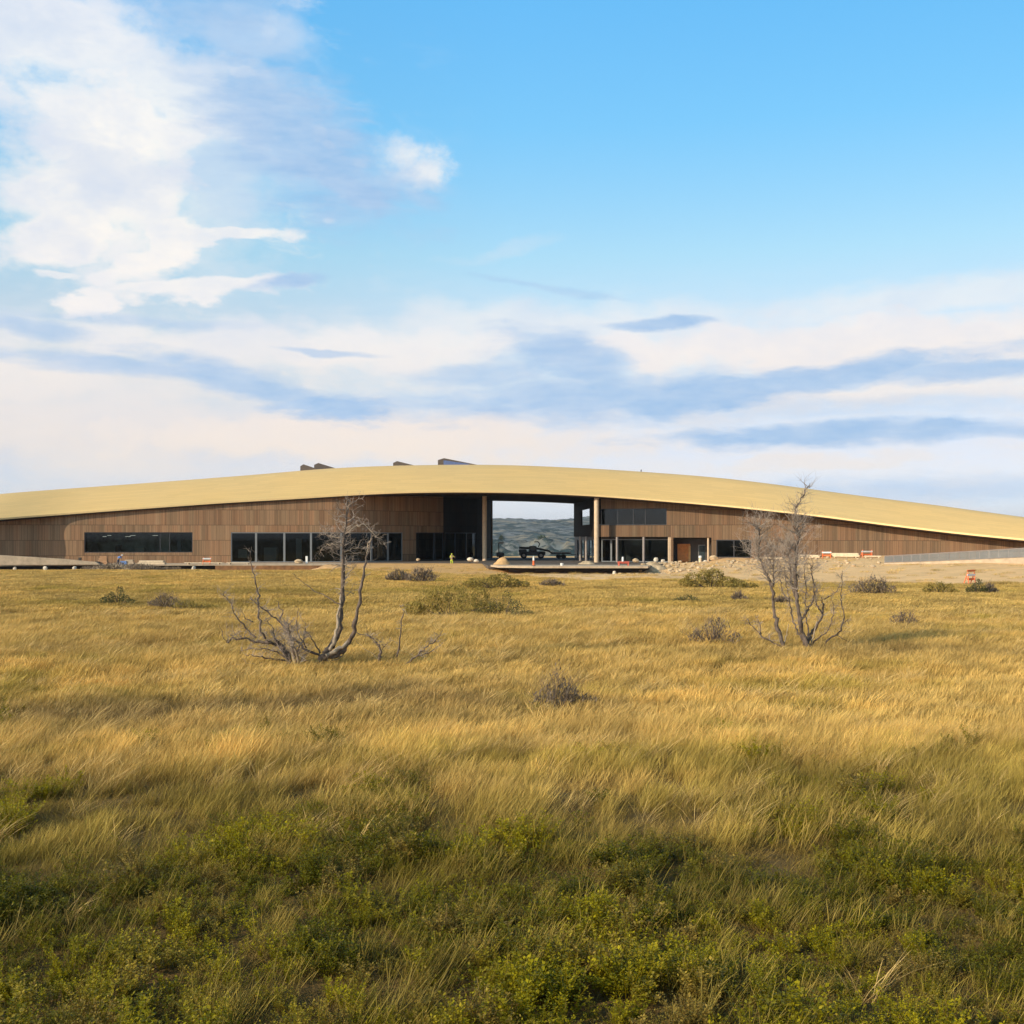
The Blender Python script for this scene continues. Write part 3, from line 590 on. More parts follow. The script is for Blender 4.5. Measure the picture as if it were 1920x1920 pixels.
def build_ground():
    xs = np.concatenate([-np.geomspace(6000, 126, 30), np.arange(-124, 124.1, 1.4), np.geomspace(126, 6000, 30)])
    ys = np.concatenate([-np.geomspace(1500, 12, 14), np.arange(-10, 262, 1.5), np.geomspace(264, 9000, 55)])
    Xg, Yg = np.meshgrid(xs, ys); Z = gh(Xg, Yg); nx = len(xs); ny = len(ys)
    V = np.stack([Xg, Yg, Z], -1).reshape(-1, 3)
    i = np.arange(ny - 1)[:, None] * nx + np.arange(nx - 1)[None]; Fc = np.stack([i, i + 1, i + nx + 1, i + nx], -1).reshape(-1, 4)
    c = cover(Xg, Yg)[..., None]; n = fbm(Xg * .05, Yg * .09, 31)[..., None]
    grass = np.array([.17, .105, .036]); soil = np.array([.70, .40, .155]) * (1 - sstep(Xg, -4, 6))[..., None] + np.array([.80, .50, .235]) * sstep(Xg, -4, 6)[..., None]
    far = sstep(Yg, 240, 300)[..., None]
    C = (grass * (1 - c) + soil * c) * (.85 + .3 * n); C = C * (1 - far) + np.array([.13, .13, .08]) * far
    C = np.concatenate([C, np.ones(C.shape[:2] + (1,))], -1).reshape(-1, 4)
    o = mesh_obj('ground', V, Fc, M['ground'], attrs={'cover': C}, smooth=True); tag(o, 'grassland ground with bare soil around the building', None, None, 'structure')
def build_hills():
    xs = np.concatenate([np.arange(-420, -90, 14.0), np.arange(-90, 170, 3.2), np.arange(170, 640, 14.)]); ys = np.concatenate([np.arange(480, 1300, 5.0), np.arange(1300, 3600, 25.)])
    X, Y = np.meshgrid(xs, ys)
    r = 1 - np.abs(fbm(X / 150, Y / 190, 41, 5) - .5) * 2; r2 = 1 - np.abs(fbm(X / 45, Y / 60, 44, 4) - .5) * 2
    up = sstep(Y, 560, 900)
    Z = -62 + up * (56 + 26 * (r - .75)) + up * (1 - sstep(Y, 1200, 1500)) * (r2 - .8) * 46 * (1 - .6 * sstep(Y, 850, 960)) + sstep(Y, 1500, 2600) * (52 + 40 * (fbm(X / 300, Y / 600, 51) - .5))
    Z = np.minimum(Z, np.where(Y < 1400, zat(985, 1.0 * Y) + 5 * (fbm(X / 30, Y / 50, 61) - .5), 9e9))
    nx, ny = len(xs), len(ys); V = np.stack([X, Y, Z], -1).reshape(-1, 3)
    i = np.arange(ny - 1)[:, None] * nx + np.arange(nx - 1)[None]; Fc = np.stack([i, i + 1, i + nx + 1, i + nx], -1).reshape(-1, 4)
    tag(mesh_obj('hills', V, Fc, M['hills'], smooth=True), 'eroded clay hills seen through the passage', None, None, 'structure')
    return lambda x, y: float(np.interp(y, ys, [np.interp(x, xs, Z[j]) for j in range(len(ys))]))
build_ground()
hillz = build_hills()
MUSEUM = build_museum()

# ------------------------------------------------------------------ terraces, ramp, railing
def gz(x, y): return float(gh(np.array([x]), np.array([y]))[0])
def slab(name, poly, z1, th, m, parent=None):
    n = len(poly); v = [(p[0], p[1], z1 - th) for p in poly] + [(p[0], p[1], z1) for p in poly]
    f = [tuple(range(n - 1, -1, -1)), tuple(range(n, 2 * n))] + [(i, (i + 1) % n, n + (i + 1) % n, n + i) for i in range(n)]
    return mesh_obj(name, v, f, m, parent)
t = tag(empty('terrace', (-60, 178, 0)), 'pale raised deck along the foot of the left wing, shaded gap below its edge', 'terrace'); t.location = (0, 0, 0)
zd = zat(1058.5, 177.5)
slab('deck', [P2(-220, 170.5), P2(0, 174.5), P2(190, 177.2), P2(640, 178.4), P2(652, 184), P2(640, 190.4), P2(400, 188.4), P2(200, 186.3), P2(60, 184.2), P2(-220, 174)], zd, .17, M['concrete'], t)
b = MB(); b.box((P2(503, 177.9)[0], 177.95, -.07), (P2(602, 178)[0] - P2(405, 178)[0], .12, 1.12), b=.01, rz=.035); b.build('retaining_panel', M['rust'], t)
b = MB(); b.box((P2(120, 181)[0], 180.6, .0), (P2(405, 180)[0] - P2(-200, 180)[0], .25, 1.1)); b.build('back_wall', M['trim'], t)
t2 = tag(empty('terrace', (0, 0, 0)), 'pale concrete slab in front of the open passage, deep shadow under its front edge', 'terrace')
zs = zat(1061.3, 163)
slab('deck', [P2(934, 165), P2(1000, 162.6), P2(1215, 162.4), P2(1222, 170), P2(920, 170)], zs, .30, M['concrete'], t2)
b = MB(); b.box((P2(1085, 168)[0], 167.5, zs / 2 - .5), (21.0, .3, zs + .4)); b.build('support_wall', M['trim'], t2)
slab('landing', [P2(640, 190), P2(760, 189.2), P2(900, 189.02), P2(915, 170.02), P2(1222, 170.02), P2(1262, 187.2), P2(1262, 231), P2(900, 234), P2(640, 226)], ZF, .5, M['floor'], t2)
# wedge ramp at far left
rp = tag(empty('ramp', (0, 0, 0)), 'long tan concrete ramp wall sloping down at the far left end of the deck', 'ramp')
v = []; 
for Y, dy in ((176.4, 0), (177.0, .6)):
    for px, py in ((-220, 1031), (0, 1041), (60, 1044.5), (120, 1048.2), (180, 1054), (186, 1058)): q = pt(px, py, 176.4 - (180 - px) * .011); v.append((q[0], q[1] + dy, q[2]))
    for px in (186, -220): q = P2(px, 176.4 - (180 - px) * .011); v.append((q[0], q[1] + dy, zd + .01))
f = [tuple(range(8)), tuple(range(15, 7, -1))] + [(i, (i + 1) % 8, 8 + (i + 1) % 8, 8 + i) for i in range(8)]
mesh_obj('ramp_wall', v, f, M['concrete'], rp)
# white footings
foots = [(28, 1066.5, 'first white footing block from the left under the raised deck'), (85, 1066.5, 'second white footing block from the left under the raised deck'),
         (140, 1066.5, 'third white footing block from the left under the raised deck'), (363, 1067.5, 'lone white footing block just left of the rusty retaining panel')]
for px, py, lb in foots:
    q = P2(px, 175.2 if px < 200 else 177.0); z = gz(*q); o = MB().rock((q[0], q[1], z + .28), (.75, .6, .9), int(px)).build('footing_block', M['plaster'])
    tag(o, lb, 'footing', 'white footing blocks along the deck')
for px, lb in ((1152, 'bright white footing cone under the right part of the passage slab'), (1084, 'small white lump at the foot of the passage slab, left of the white cone')):
    q = P2(px, 162.0); o = MB().tube([(q[0], q[1], gz(*q) - .05), (q[0], q[1], gz(*q) + (.62 if px > 1100 else .25)), (q[0], q[1], gz(*q) + (.66 if px > 1100 else .28))], [.36, .2, .02] if px > 1100 else [.4, .3, .05], 10).build('footing_block', M['plaster'])
    tag(o, lb, 'footing', 'white footing blocks along the deck')
# railing on the right bank
rl = tag(empty('railing', (0, 0, 0)), 'long grey metal railing climbing the bank towards the right edge of the picture', 'railing')
path = [pt(px, py, Y) for px, py, Y in ((1659, 1056, 150), (1740, 1053.5, 147), (1830, 1050, 143), (1920, 1046, 138), (2060, 1040, 130), (2200, 1033, 123))]
tops = [pt(px, py, Y) for px, py, Y in ((1659, 1043, 150), (1740, 1038.5, 147), (1830, 1033.5, 143), (1920, 1028, 138), (2060, 1020, 130), (2200, 1011, 123))]
def lerpP(Pn, s): i = min(int(s), len(Pn) - 2); return Pn[i].lerp(Pn[i + 1], s - i)
ns = 110
MB().tube(tops, .075, 6).build('top_rail', M['steel'], rl); MB().tube([p + Vector((0, 0, .12)) for p in path], .06, 6).build('bottom_rail', M['steel'], rl)
b = MB()
for k in range(ns * 2): s = k / (ns * 2) * 5; a = lerpP(path, s); c = lerpP(tops, s); b.tube([a + Vector((0, 0, .12)), c], .06, 4, cap=False)
b.build('balusters', M['frame'], rl)
for k in range(0, 25):
    s = k / 24 * 4.98; a = lerpP(path, s); c = lerpP(tops, s); MB().box(((a.x + c.x) / 2, a.y, (a.z + c.z) / 2 - .3), (.10, .10, c.z - a.z + .6), b=.01).build('post', M['steel'], rl)
cb_ = MB()
for a, c in zip(path[:-1], path[1:]):
    mid = (a + c) / 2; cb_.box((mid.x, mid.y, mid.z - .42), ((c - a).length, .35, .9), rz=math.atan2(c.y - a.y, c.x - a.x), ry=-math.atan2(c.z - a.z, math.hypot(c.x - a.x, c.y - a.y)))
cb_.build('kerb', M['concrete'], rl)

# ------------------------------------------------------------------ people
def person(px, Y, z, pose, top, legs, label, hat=None, rz=0.0):
    root = tag(empty('person', (*P2(px, Y), z), rz), label, 'person')
    # joints (x right, y away, z up)
    if pose == 'stand':
        J = dict(pel=(0, 0, .95), che=(0, -.02, 1.3), nek=(0, -.03, 1.5), hed=(0, -.05, 1.63), top=(0, -.04, 1.75), ls=(-.19, 0, 1.42), le=(-.30, -.06, 1.16), lh=(-.27, -.26, 1.0), rs=(.19, 0, 1.42), re=(.38, -.05, 1.25), rh=(.6, -.12, 1.2),
                 lk=(-.12, -.04, .5), lf=(-.14, .02, .08), lt=(-.15, -.16, .04), rk=(.13, -.05, .5), rf=(.16, .03, .08), rt=(.18, -.15, .04))
    else:   # bending forward over work
        J = dict(pel=(.25, 0, .95), che=(-.05, -.02, 1.22), nek=(-.24, -.03, 1.36), hed=(-.34, -.05, 1.44), top=(-.42, -.05, 1.52), ls=(-.12, -.18, 1.26), le=(-.24, -.22, 1.0), lh=(-.42, -.2, .82), rs=(-.12, .18, 1.26), re=(-.22, .2, 1.0), rh=(-.4, .15, .82),
                 lk=(.12, -.08, .5), lf=(.24, -.1, .08), lt=(.08, -.12, .04), rk=(.22, .1, .5), rf=(.34, .1, .08), rt=(.2, .1, .04))
    R = dict(pel=.16, che=.17, nek=.065, hed=.105, top=.07, ls=.085, le=.055, lh=.045, rs=.085, re=.055, rh=.045, lk=.075, lf=.055, lt=.045, rk=.075, rf=.055, rt=.045)
    E = [('pel', 'che'), ('che', 'nek'), ('nek', 'hed'), ('hed', 'top'), ('che', 'ls'), ('ls', 'le'), ('le', 'lh'), ('che', 'rs'), ('rs', 're'), ('re', 'rh'), ('pel', 'lk'), ('lk', 'lf'), ('lf', 'lt'), ('pel', 'rk'), ('rk', 'rf'), ('rf', 'rt')]
    def skin(name, edges, m, grow=0.0, rootk='pel', par=root):
        ks = []; 
        for a, c in edges:
            for k in (a, c):
                if k not in ks: ks.append(k)
        me = bpy.data.meshes.new(name); me.from_pydata([J[k] for k in ks], [(ks.index(a), ks.index(c)) for a, c in edges], []); me.materials.append(m)
        o = link(bpy.data.objects.new(name, me), par); md = o.modifiers.new('skin', 'SKIN'); sv = me.skin_vertices[0].data
        for i, k in enumerate(ks): sv[i].radius = (R[k] + grow,) * 2; sv[i].use_root = (k == rootk)
        sb = o.modifiers.new('sub', 'SUBSURF'); sb.levels = 1; sb.render_levels = 2; me.shade_smooth(); return o
    skin('body', E, M['skin'])
    skin('shirt', [('pel', 'che'), ('che', 'ls'), ('ls', 'le'), ('che', 'rs'), ('rs', 're')], top, .022)
    skin('trousers', [('pel', 'lk'), ('lk', 'lf'), ('pel', 'rk'), ('rk', 'rf')], legs, .02)
    if hat is not None:
        h = Vector(J['top']); MB().tube([h + Vector((0, 0, -.09)), h + Vector((0, 0, -.085)), h + Vector((0, 0, 0)), h + Vector((0, 0, .06))], [.17, .135, .12, .04], 12).build('hard_hat', hat, root, smooth=True)
    return root
person(847, 187.2, gz(*P2(847, 187.2)) + .0, 'stand', M['hivis'], M['hivis'], 'worker in yellow high visibility clothing standing before the dark glazing left of the passage', M['hivis'], rz=.3)
person(224, 178.6, zd, 'bend', M['blue'], M['denim'], 'worker in a blue shirt bending over on the deck before the left window', M['white'], rz=math.pi)

# ------------------------------------------------------------------ building site odds and ends
def heap(name, px, Y, w, d, h, m, label, cat, seed, zoff=0.0, n=10, group=None):
    """a loose pile: a soft mound mesh with lumps"""
    r = random.Random(seed); x0, y0 = P2(px, Y); V = []; Fc = []; nx, ny = 22, 12
    for j in range(ny):
        for i in range(nx):
            u = i / (nx - 1) * 2 - 1; v_ = j / (ny - 1) * 2 - 1; rr = math.hypot(u, v_)
            x = x0 + u * w / 2; y = y0 + v_ * d / 2
            hh = h * max(0, 1 - rr ** 1.6) * (.75 + .5 * float(vnoise(u * 3 + seed, v_ * 3, 5))) + .10 * h * float(vnoise(u * 11, v_ * 7 + seed, 8)) * (rr < 1)
            V.append((x, y, gz(x, y) + zoff + (hh if rr < 1 else -.15)))
    for j in range(ny - 1):
        for i in range(nx - 1): Fc.append((j * nx + i, j * nx + i + 1, (j + 1) * nx + i + 1, (j + 1) * nx + i))
    o = mesh_obj(name, V, Fc, m, smooth=True); tag(o, label, cat, group); return o
heap('soil_pile', 942, 176, 3.4, 2.6, 1.35, M['dirt'], 'rounded orange soil pile at the left end of the passage slab', 'soil pile', 3, .3)
heap('gravel_pile', 1100, 178, 3.0, 2, .5, M['stone'], 'low pale gravel pile on the passage slab left of the round column foot', 'gravel pile', 5, zs - .15)
heap('rubble_pile', 1222, 168.5, 4.6, 3.0, 1.0, M['stone'], 'grey brown rubble pile at the right end of the passage slab', 'rubble pile', 8, .0)
heap('soil_pile', 612, 172, 7.5, 4, .8, M['dirt'], 'spread brown soil pile at the right end of the rusty retaining panel', 'soil pile', 13)
heap('soil_pile', 1372, 178, 9, 3, .5, M['dirt'], 'low soil bank under the dark window right of the orange door', 'soil pile', 17)
stones = [(1192, 1052, .9, 'large pale boulder at the left edge of the rubble pile'), (1230, 1050, .6, 'upright white stone on top of the rubble pile'), (1243, 1052, .6, 'pinkish white stone at the right end of the rubble pile'),
          (1206, 1060, .7, 'brown stone low in front of the rubble pile'), (1275, 1054, .6, 'small pale stone below the orange door'), (1323, 1054, .7, 'pale stone just right of the white capped post'),
          (1338, 1048, 1.3, 'big pale rock heap stone left of the dark ground floor window'), (1366, 1053, .6, 'small pale stone below the left end of the dark ground floor window'), (1379, 1051, .6, 'upright pale stone below the middle of the dark window'),
          (1376, 1060, .6, 'lowest pale stone on the bank below the dark window'), (1403, 1062, .45, 'tiny white stone left of the tall dead tree'), (560, 1055, 1.3, 'mound of pale stone on the deck before the glazing'),
          (882, 1050, .95, 'white sack shaped stone right of the yellow worker'), (893, 1052.5, .8, 'second white stone at the foot of the grey column'), (784, 1050, .6, 'small grey stone before the dark doorway left of the yellow worker')]
for i, (px, py, s_, lb) in enumerate(stones):
    Y = 184.5 if px > 1260 else (168 if px > 1150 else 183)
    if px > 1350: Y = 178
    if px == 560: Y = 184
    if px in (882, 893, 784): Y = 186.6
    q = P2(px, Y); z = max(zat(py, Y), gz(*q) - .1 if px > 1150 else 0); o = MB().rock((q[0], q[1], z + s_ * .12), (s_ * 1.25, s_, s_ * (1.1 if i in (1, 8, 10) else .75)), 50 + i).build('stone', M['plaster'] if 'white' in lb else M['stone'])
    tag(o, lb, 'stone', 'stones lying about the building site')
# scattered small stones nobody would count
b = MB(); r = random.Random(5)
for k in range(620):
    px = r.choice([r.uniform(1090, 1650), r.uniform(1090, 1420), r.uniform(1180, 1260)]); Y = r.uniform(158, 184) - max(0, px - 1300) * .04
    q = P2(px, Y); s_ = r.choice((r.uniform(.1, .3), r.uniform(.2, .62))); b.rock((q[0], q[1], gz(*q) + s_ * .2), (s_ * 1.3, s_, s_ * .8), k, 5)
tag(b.build('gravel', M['stone']), 'loose stones scattered over the bare soil', None, None, 'stuff')

def post_obj(name, px, py0, Y, h, r0, m, cap, label, cat):
    q = P2(px, Y); z = zat(py0, Y); o = tag(empty(name, (q[0], q[1], z)), label, cat)
    MB().tube([(0, 0, -.1), (0, 0, h * .8), (0, 0, h * .82)], [r0 * 1.15, r0, r0 * .8], 10).build('shaft', m, o)
    MB().tube([(0, 0, h * .79), (0, 0, h * .83), (0, 0, h * .97), (0, 0, h)], [r0 * 1.2, r0 * 1.25, r0 * 1.1, r0 * .4], 10).build('cap', cap, o); return o
post_obj('site_post', 1313, 1061, 181, 1.65, .22, M['lumber'], M['white'], 'tan post with a white cap on the bank right of the orange door', 'post')
def tube_cone(px, py, Y, label, h=1.3):
    q = P2(px, Y); z = zat(py, Y); o = tag(empty('traffic_delineator', (q[0], q[1], z)), label, 'traffic cone')
    MB().tube([(0, 0, 0), (0, 0, .1), (0, 0, .101)], [.33, .3, .05], 10).build('base', M['rubber'], o)
    MB().tube([(0, 0, .1), (0, 0, h * .55)], [.17, .14], 10).build('body', M['orange'], o)
    MB().tube([(0, 0, h * .55), (0, 0, h * .88), (0, 0, h)], [.145, .12, .05], 10).build('reflective_band', M['white'], o); return o
tube_cone(1000.5, 1061.2, 164.5, 'orange and white marker post standing on the passage slab', 1.45)
# white bucket
def bucket(px, py, Y, label):
    q = P2(px, Y); z = zat(py, Y); o = tag(empty('bucket', (q[0], q[1], z)), label, 'bucket')
    MB().tube([(0, 0, 0), (0, 0, .4), (0, 0, .401), (0, 0, .05)], [.2, .26, .235, .18], 14).build('body', M['white'], o)
    MB().tube([(-.25, 0, .36), (-.18, -.1, .2), (0, -.24, .12), (.18, -.1, .2), (.25, 0, .36)], .012, 5).build('handle', M['steel'], o)
bucket(1053.5, 1061, 165, 'white bucket on the passage slab right of the orange marker post')
# red crate stack
def crate(px, py, Y, label):
    q = P2(px, Y); z = zat(py, Y); o = tag(empty('barricade', (q[0], q[1], z), .2), label, 'barricade')
    for s_ in (-.7, .7): MB().box((s_, 0, .25), (.1, .6, .5), b=.02).build('leg', M['redp'], o)
    MB().box((0, -.05, .5), (1.8, .12, .35), b=.03).build('board', M['redp'], o)
    MB().tube([(-.1, 0, .65), (-.1, 0, 1.3), (-.1, 0, 1.35)], [.16, .14, .05], 10).build('lamp', M['white'], o)
crate(1169, 1061, 165, 'low red barricade with a pale lamp near the right end of the passage slab')
# sawhorse with lumber on the deck
def barricade(px, Y, z, w, label, rz=0, boards=2, tilt=0):
    q = P2(px, Y); o = tag(empty('barricade', (q[0], q[1], z), rz), label, 'barricade', 'orange and white barricades')
    for s_ in (-.42, .42):
        MB().tube([(s_ * w, -.3, 0), (s_ * w + tilt, 0, 1.15)], .06, 5).build('leg', M['orange'], o); MB().tube([(s_ * w, .3, 0), (s_ * w + tilt, .02, 1.12)], .06, 5).build('leg', M['orange'], o)
    for k in range(boards):
        MB().box((tilt * .5, -.1, .45 + k * .45), (w, .06, .22), b=.01).build('board', M['orange'] if k != 1 else M['white'], o)
    return o
barricade(387, 178.8, zd, 1.3, 'orange and white barricade standing on the deck left of the big glazing', .2, 2, .15)
barricade(1818, 121, gz(*P2(1818, 121)) + .1, 1.25, 'tilted orange and white barricade in the grass near the right edge', .5, 3, .25)
barricade(1550, 171.5, gz(*P2(1550, 171.5)), 1.4, 'orange and white barricade at the left end of the lumber stack by the right wall', -.3)
barricade(1624, 168.8, gz(*P2(1624, 168.8)), 1.9, 'orange and white barricade right of the lumber stack, before the railing', .3, 2, .2)
def lumber(px0, px1, Y0, Y1, z, n, label, wd=.35, hh=.09):
    a = P2(px0, Y0); c = P2(px1, Y1); L = math.dist(a, c); rz = math.atan2(c[1] - a[1], c[0] - a[0]); o = tag(empty('lumber_stack', ((a[0] + c[0]) / 2, (a[1] + c[1]) / 2, z), rz), label, 'lumber stack')
    r = random.Random(px0); 
    for s_ in (-.38, .38): MB().box((L * s_, 0, .1), (.15, wd * 3, .2), b=.01).build('bearer', M['lumber'], o)
    b = MB()
    for k in range(n):
        for j in range(3): b.box((r.uniform(-.12, .12), (j - 1) * (wd + .02), .2 + hh * (k + .5) + .004 * k), (L * r.uniform(.93, 1), wd, hh), b=.008)
    b.build('boards', M['lumber'], o); return o
lumber(345, 420, 178.9, 179.0, zd, 1, 'flat stack of pale boards on the deck beside the orange barricade')
lumber(426, 470, 178.9, 178.9, zd, 1, 'pale boards on the deck edge before the first glazing bay')
lumber(1560, 1612, 170.6, 168.9, gz(*P2(1590, 170)), 4, 'long stack of pale lumber before the foot of the right wall', .4, .13)
lumber(1490, 1538, 173.5, 172, gz(*P2(1510, 173)), 3, 'short stack of pale lumber just right of the tall dead tree', .4, .13)
lumber(1620, 1652, 166, 165.2, gz(*P2(1636, 165.5)), 1, 'flat white topped stack of boards at the start of the railing', .5, .14)
lumber(1418, 1470, 176.5, 174.5, gz(*P2(1440, 175.5)), 2, 'low stack of pale lumber seen through the branches of the tall dead tree', .4, .12)
# pallet piles on deck, left
def board_pile(px, Y, w, d, h, m, label, nm, cat, n=4):
    q = P2(px, Y); o = tag(empty(nm, (q[0], q[1], zd), .1), label, cat); r = random.Random(px)
    for k in range(n):
        s_ = 1 - .09 * k; MB().box((r.uniform(-.05, .05), 0, h * (k + .5) / n + .0), (w * s_, d * s_, h / n - .015), rz=r.uniform(-.06, .06), b=.02).build('bundle', m, o)
board_pile(194, 178.6, 1.5, 1.0, 1.35, M['brown'], 'orange brown bundle pile on the deck left of the blue worker', 'board_pile', 'board pile')
board_pile(243, 178.6, 1.5, 1.0, .75, M['concrete'], 'grey stack of blocks on the deck right of the blue worker', 'block_pile', 'block pile', 3)
board_pile(285, 178.8, 4.2, 1.3, .62, M['lumber'], 'long low heap of tan boards under the left window', 'board_pile', 'board pile', 2)
board_pile(231, 178.2, 1.1, .7, .55, M['tarp'], 'blue tarpaulin bundle at the feet of the blue worker', 'tarpaulin_bundle', 'tarpaulin', 2)
board_pile(183, 177.9, .7, .6, .5, M['trim'], 'dark box at the left foot of the orange brown pile', 'tool_box', 'box', 2)
board_pile(150, 178.5, .5, .5, 1.1, M['trim'], 'small dark bin against the wall left of the window', 'bin', 'bin', 3)
heap('soil_pile', 232, 173.5, 13.0, 3.2, .85, M['stone'], 'long low mound of grey earth and weeds before the deck under the left window', 'soil pile', 23)
# white board beside the deck stones
q = P2(575, 184.5); MB().box((q[0], q[1], zd + .6), (.35, .2, 1.2), b=.02).build('crate_box', M['white']); tag(bpy.data.objects['crate_box'], 'narrow white upright box on the deck right of the pale stone mound', 'box')

# telehandler parked beyond the passage, in shade
def telehandler():
    q = P2(998, 222); o = tag(empty('telehandler', (q[0], q[1], ZF), 0), 'dark telehandler with a lowered boom parked inside the open passage', 'telehandler')
    b = MB(); b.box((0, 0, 1.05), (5.2, 1.6, .75), b=.12); b.box((-1.9, 0, 1.55), (1.6, 1.5, .6), b=.15); b.build('chassis', M['machine'], o)
    b = MB(); b.box((.1, -.45, 1.9), (1.5, .95, 1.25), b=.15); c = b.build('cab', M['machine'], o)
    MB().box((.1, -.93, 2.05), (1.15, .05, .75), b=.02).build('window', M['mglass'], c)
    MB().tube([(-2.6, .5, 2.15), (1.0, .5, 2.0), (3.3, .5, 1.5), (3.9, .5, 1.1)], [.24, .22, .2, .15], 8).build('boom', M['machine'], o)
    MB().tube([(1.2, 0.1, 2.3), (1.5, .1, 2.95), (1.1, .1, 3.35), (.4, .1, 3.3)], [.1, .11, .11, .09], 8).build('hose_guard', M['machine'], o)
    for s_ in (-.35, .35): MB().box((4.4, .5 + s_, .75), (1.2, .12, .07), b=.01).build('fork', M['steel'], o)
    for x in (-1.7, 1.7):
        for y in (-.95, .95):
            w = MB().tube([(x, y - .2, .65), (x, y + .2, .65)], .65, 18).build('wheel', M['rubber'], o); MB().tube([(x, y - .215, .65), (x, y + .215, .65)], .3, 12).build('rim', M['steel'], w)
telehandler()
def trailer():
    q = P2(1052, 224); o = tag(empty('flatbed_trailer', (q[0], q[1], ZF), .1), 'dark flatbed trailer loaded with pipes right of the telehandler in the passage', 'trailer')
    MB().box((0, 0, .95), (4.0, 1.9, .18), b=.03).build('bed', M['machine'], o)
    for x in (-1.7, 0, 1.7): MB().box((x, -.9, 1.3), (.08, .08, .7), b=.01).build('stake', M['white'], o)
    for y in (-.5, -.1, .3, .6): MB().tube([(-1.8, y, 1.15), (1.9, y, 1.15)], .1, 8).build('pipe', M['steel'], o)
    for x in (-.5, .5):
        for y in (-.85, .85): MB().tube([(x, y - .12, .4), (x, y + .12, .4)], .4, 14).build('wheel', M['rubber'], o)
    MB().box((2.5, 0, .8), (1.1, .12, .12), b=.02).build('drawbar', M['machine'], o)
trailer()
def pump():
    q = P2(938, 222); o = tag(empty('light_tower', (q[0], q[1], ZF), 0), 'small dark lighting tower trailer at the left side of the passage', 'light tower')
    MB().box((0, 0, .8), (1.5, 1.0, .9), b=.1).build('engine_box', M['machine'], o)
    MB().tube([(-.3, 0, 1.2), (-.3, 0, 3.1)], .09, 8).build('mast', M['machine'], o); MB().box((.15, -.1, 3.1), (1.0, .2, .3), b=.04).build('lamp_head', M['steel'], o)
    for y in (-.55, .55): MB().tube([(0, y - .1, .35), (0, y + .1, .35)], .35, 12).build('wheel', M['rubber'], o)
pump()
#VEGETATION
# ------------------------------------------------------------------ grass: clumps scattered by geometry nodes
def blade_clump(n, rad, h0, h1, w, lean, seed, head=0.3, droop=0.5, seg=3):
    r = np.random.default_rng(seed); V = []; Fc = []; S = []
    for k in range(n):
        a = r.uniform(0, 2 * math.pi); q = rad * math.sqrt(r.uniform()); x, y = q * math.cos(a), q * math.sin(a)
        h = r.uniform(h0, h1) * (1 - .25 * q / rad); la = r.normal(0.15, 0.55); ln = max(0.05, r.normal(lean, 0.20)); dx, dy = math.cos(la) * ln, math.sin(la) * ln
        if r.uniform() < .12: dx, dy = -dx * .5, dy
        fa = r.uniform(0, math.pi); wx, wy = math.cos(fa) * w / 2, math.sin(fa) * w / 2; sh = r.uniform(); n0 = len(V)
        hd = r.uniform() < head
        for i in range(seg + 1):
            t = i / seg; ww = (1 - t * .8) if not hd else ((1 - t * .75) if t < .6 else (1.5 if t < .99 else .3))
            b = t * (1 + droop * t); px, py, pz = x + dx * h * b, y + dy * h * b, h * t * (1 - .22 * droop * t)
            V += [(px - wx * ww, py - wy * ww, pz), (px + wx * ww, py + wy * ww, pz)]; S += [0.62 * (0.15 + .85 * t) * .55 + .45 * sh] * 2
        for i in range(seg): Fc.append((n0 + 2 * i, n0 + 2 * i + 1, n0 + 2 * i + 3, n0 + 2 * i + 2))
    return np.array(V), Fc, np.array(S)
def leaf_plant(nst, nleaf, rad, h, ls, seed, spread=.5):
    """many stemmed leafy plant: small pointed leaves along thin stems"""
    r = np.random.default_rng(seed); V = []; Fc = []; S = []
    for k in range(nst):
        a = r.uniform(0, 6.28); q = rad * math.sqrt(r.uniform()); x0, y0 = q * math.cos(a) * .5, q * math.sin(a) * .5; hh = h * r.uniform(.55, 1.0) * (1 - .3 * q / rad)
        ex, ey = math.cos(a) * spread * rad * r.uniform(.3, 1.4) + .10 * h, math.sin(a) * spread * rad * r.uniform(.3, 1.4); sh0 = r.uniform(-.2, .2)
        n0 = len(V); P = [np.array([x0 + ex * t * t, y0 + ey * t * t, hh * t]) for t in (0, .5, 1)]
        for i, p in enumerate(P): V += [p - [.004, 0, 0], p + [.004, 0, 0]]; S += [.05, .05]
        for i in range(2): Fc.append((n0 + 2 * i, n0 + 2 * i + 1, n0 + 2 * i + 3, n0 + 2 * i + 2))
        for j in range(nleaf):
            t = r.uniform(.25, 1.0); c = np.array([x0 + ex * t * t, y0 + ey * t * t, hh * t]); th = r.uniform(0, 6.28); up = r.uniform(-.1, .9); L = ls * r.uniform(.6, 1.3)
            d = np.array([math.cos(th), math.sin(th), up]); d /= np.linalg.norm(d); s_ = np.cross(d, [r.normal() * .3, r.normal() * .3, 1]); s_ /= np.linalg.norm(s_) + 1e-9; c = c + d * r.uniform(0, .03)
            n0 = len(V); V += [c, c + d * L * .5 + s_ * L * .3, c + d * L, c + d * L * .5 - s_ * L * .3]; S += [np.clip(.25 + .5 * t * r.uniform(.5, 1.3) + sh0, 0, 1)] * 4; Fc.append((n0, n0 + 1, n0 + 2, n0 + 3))
    return np.array(V), Fc, np.array(S)
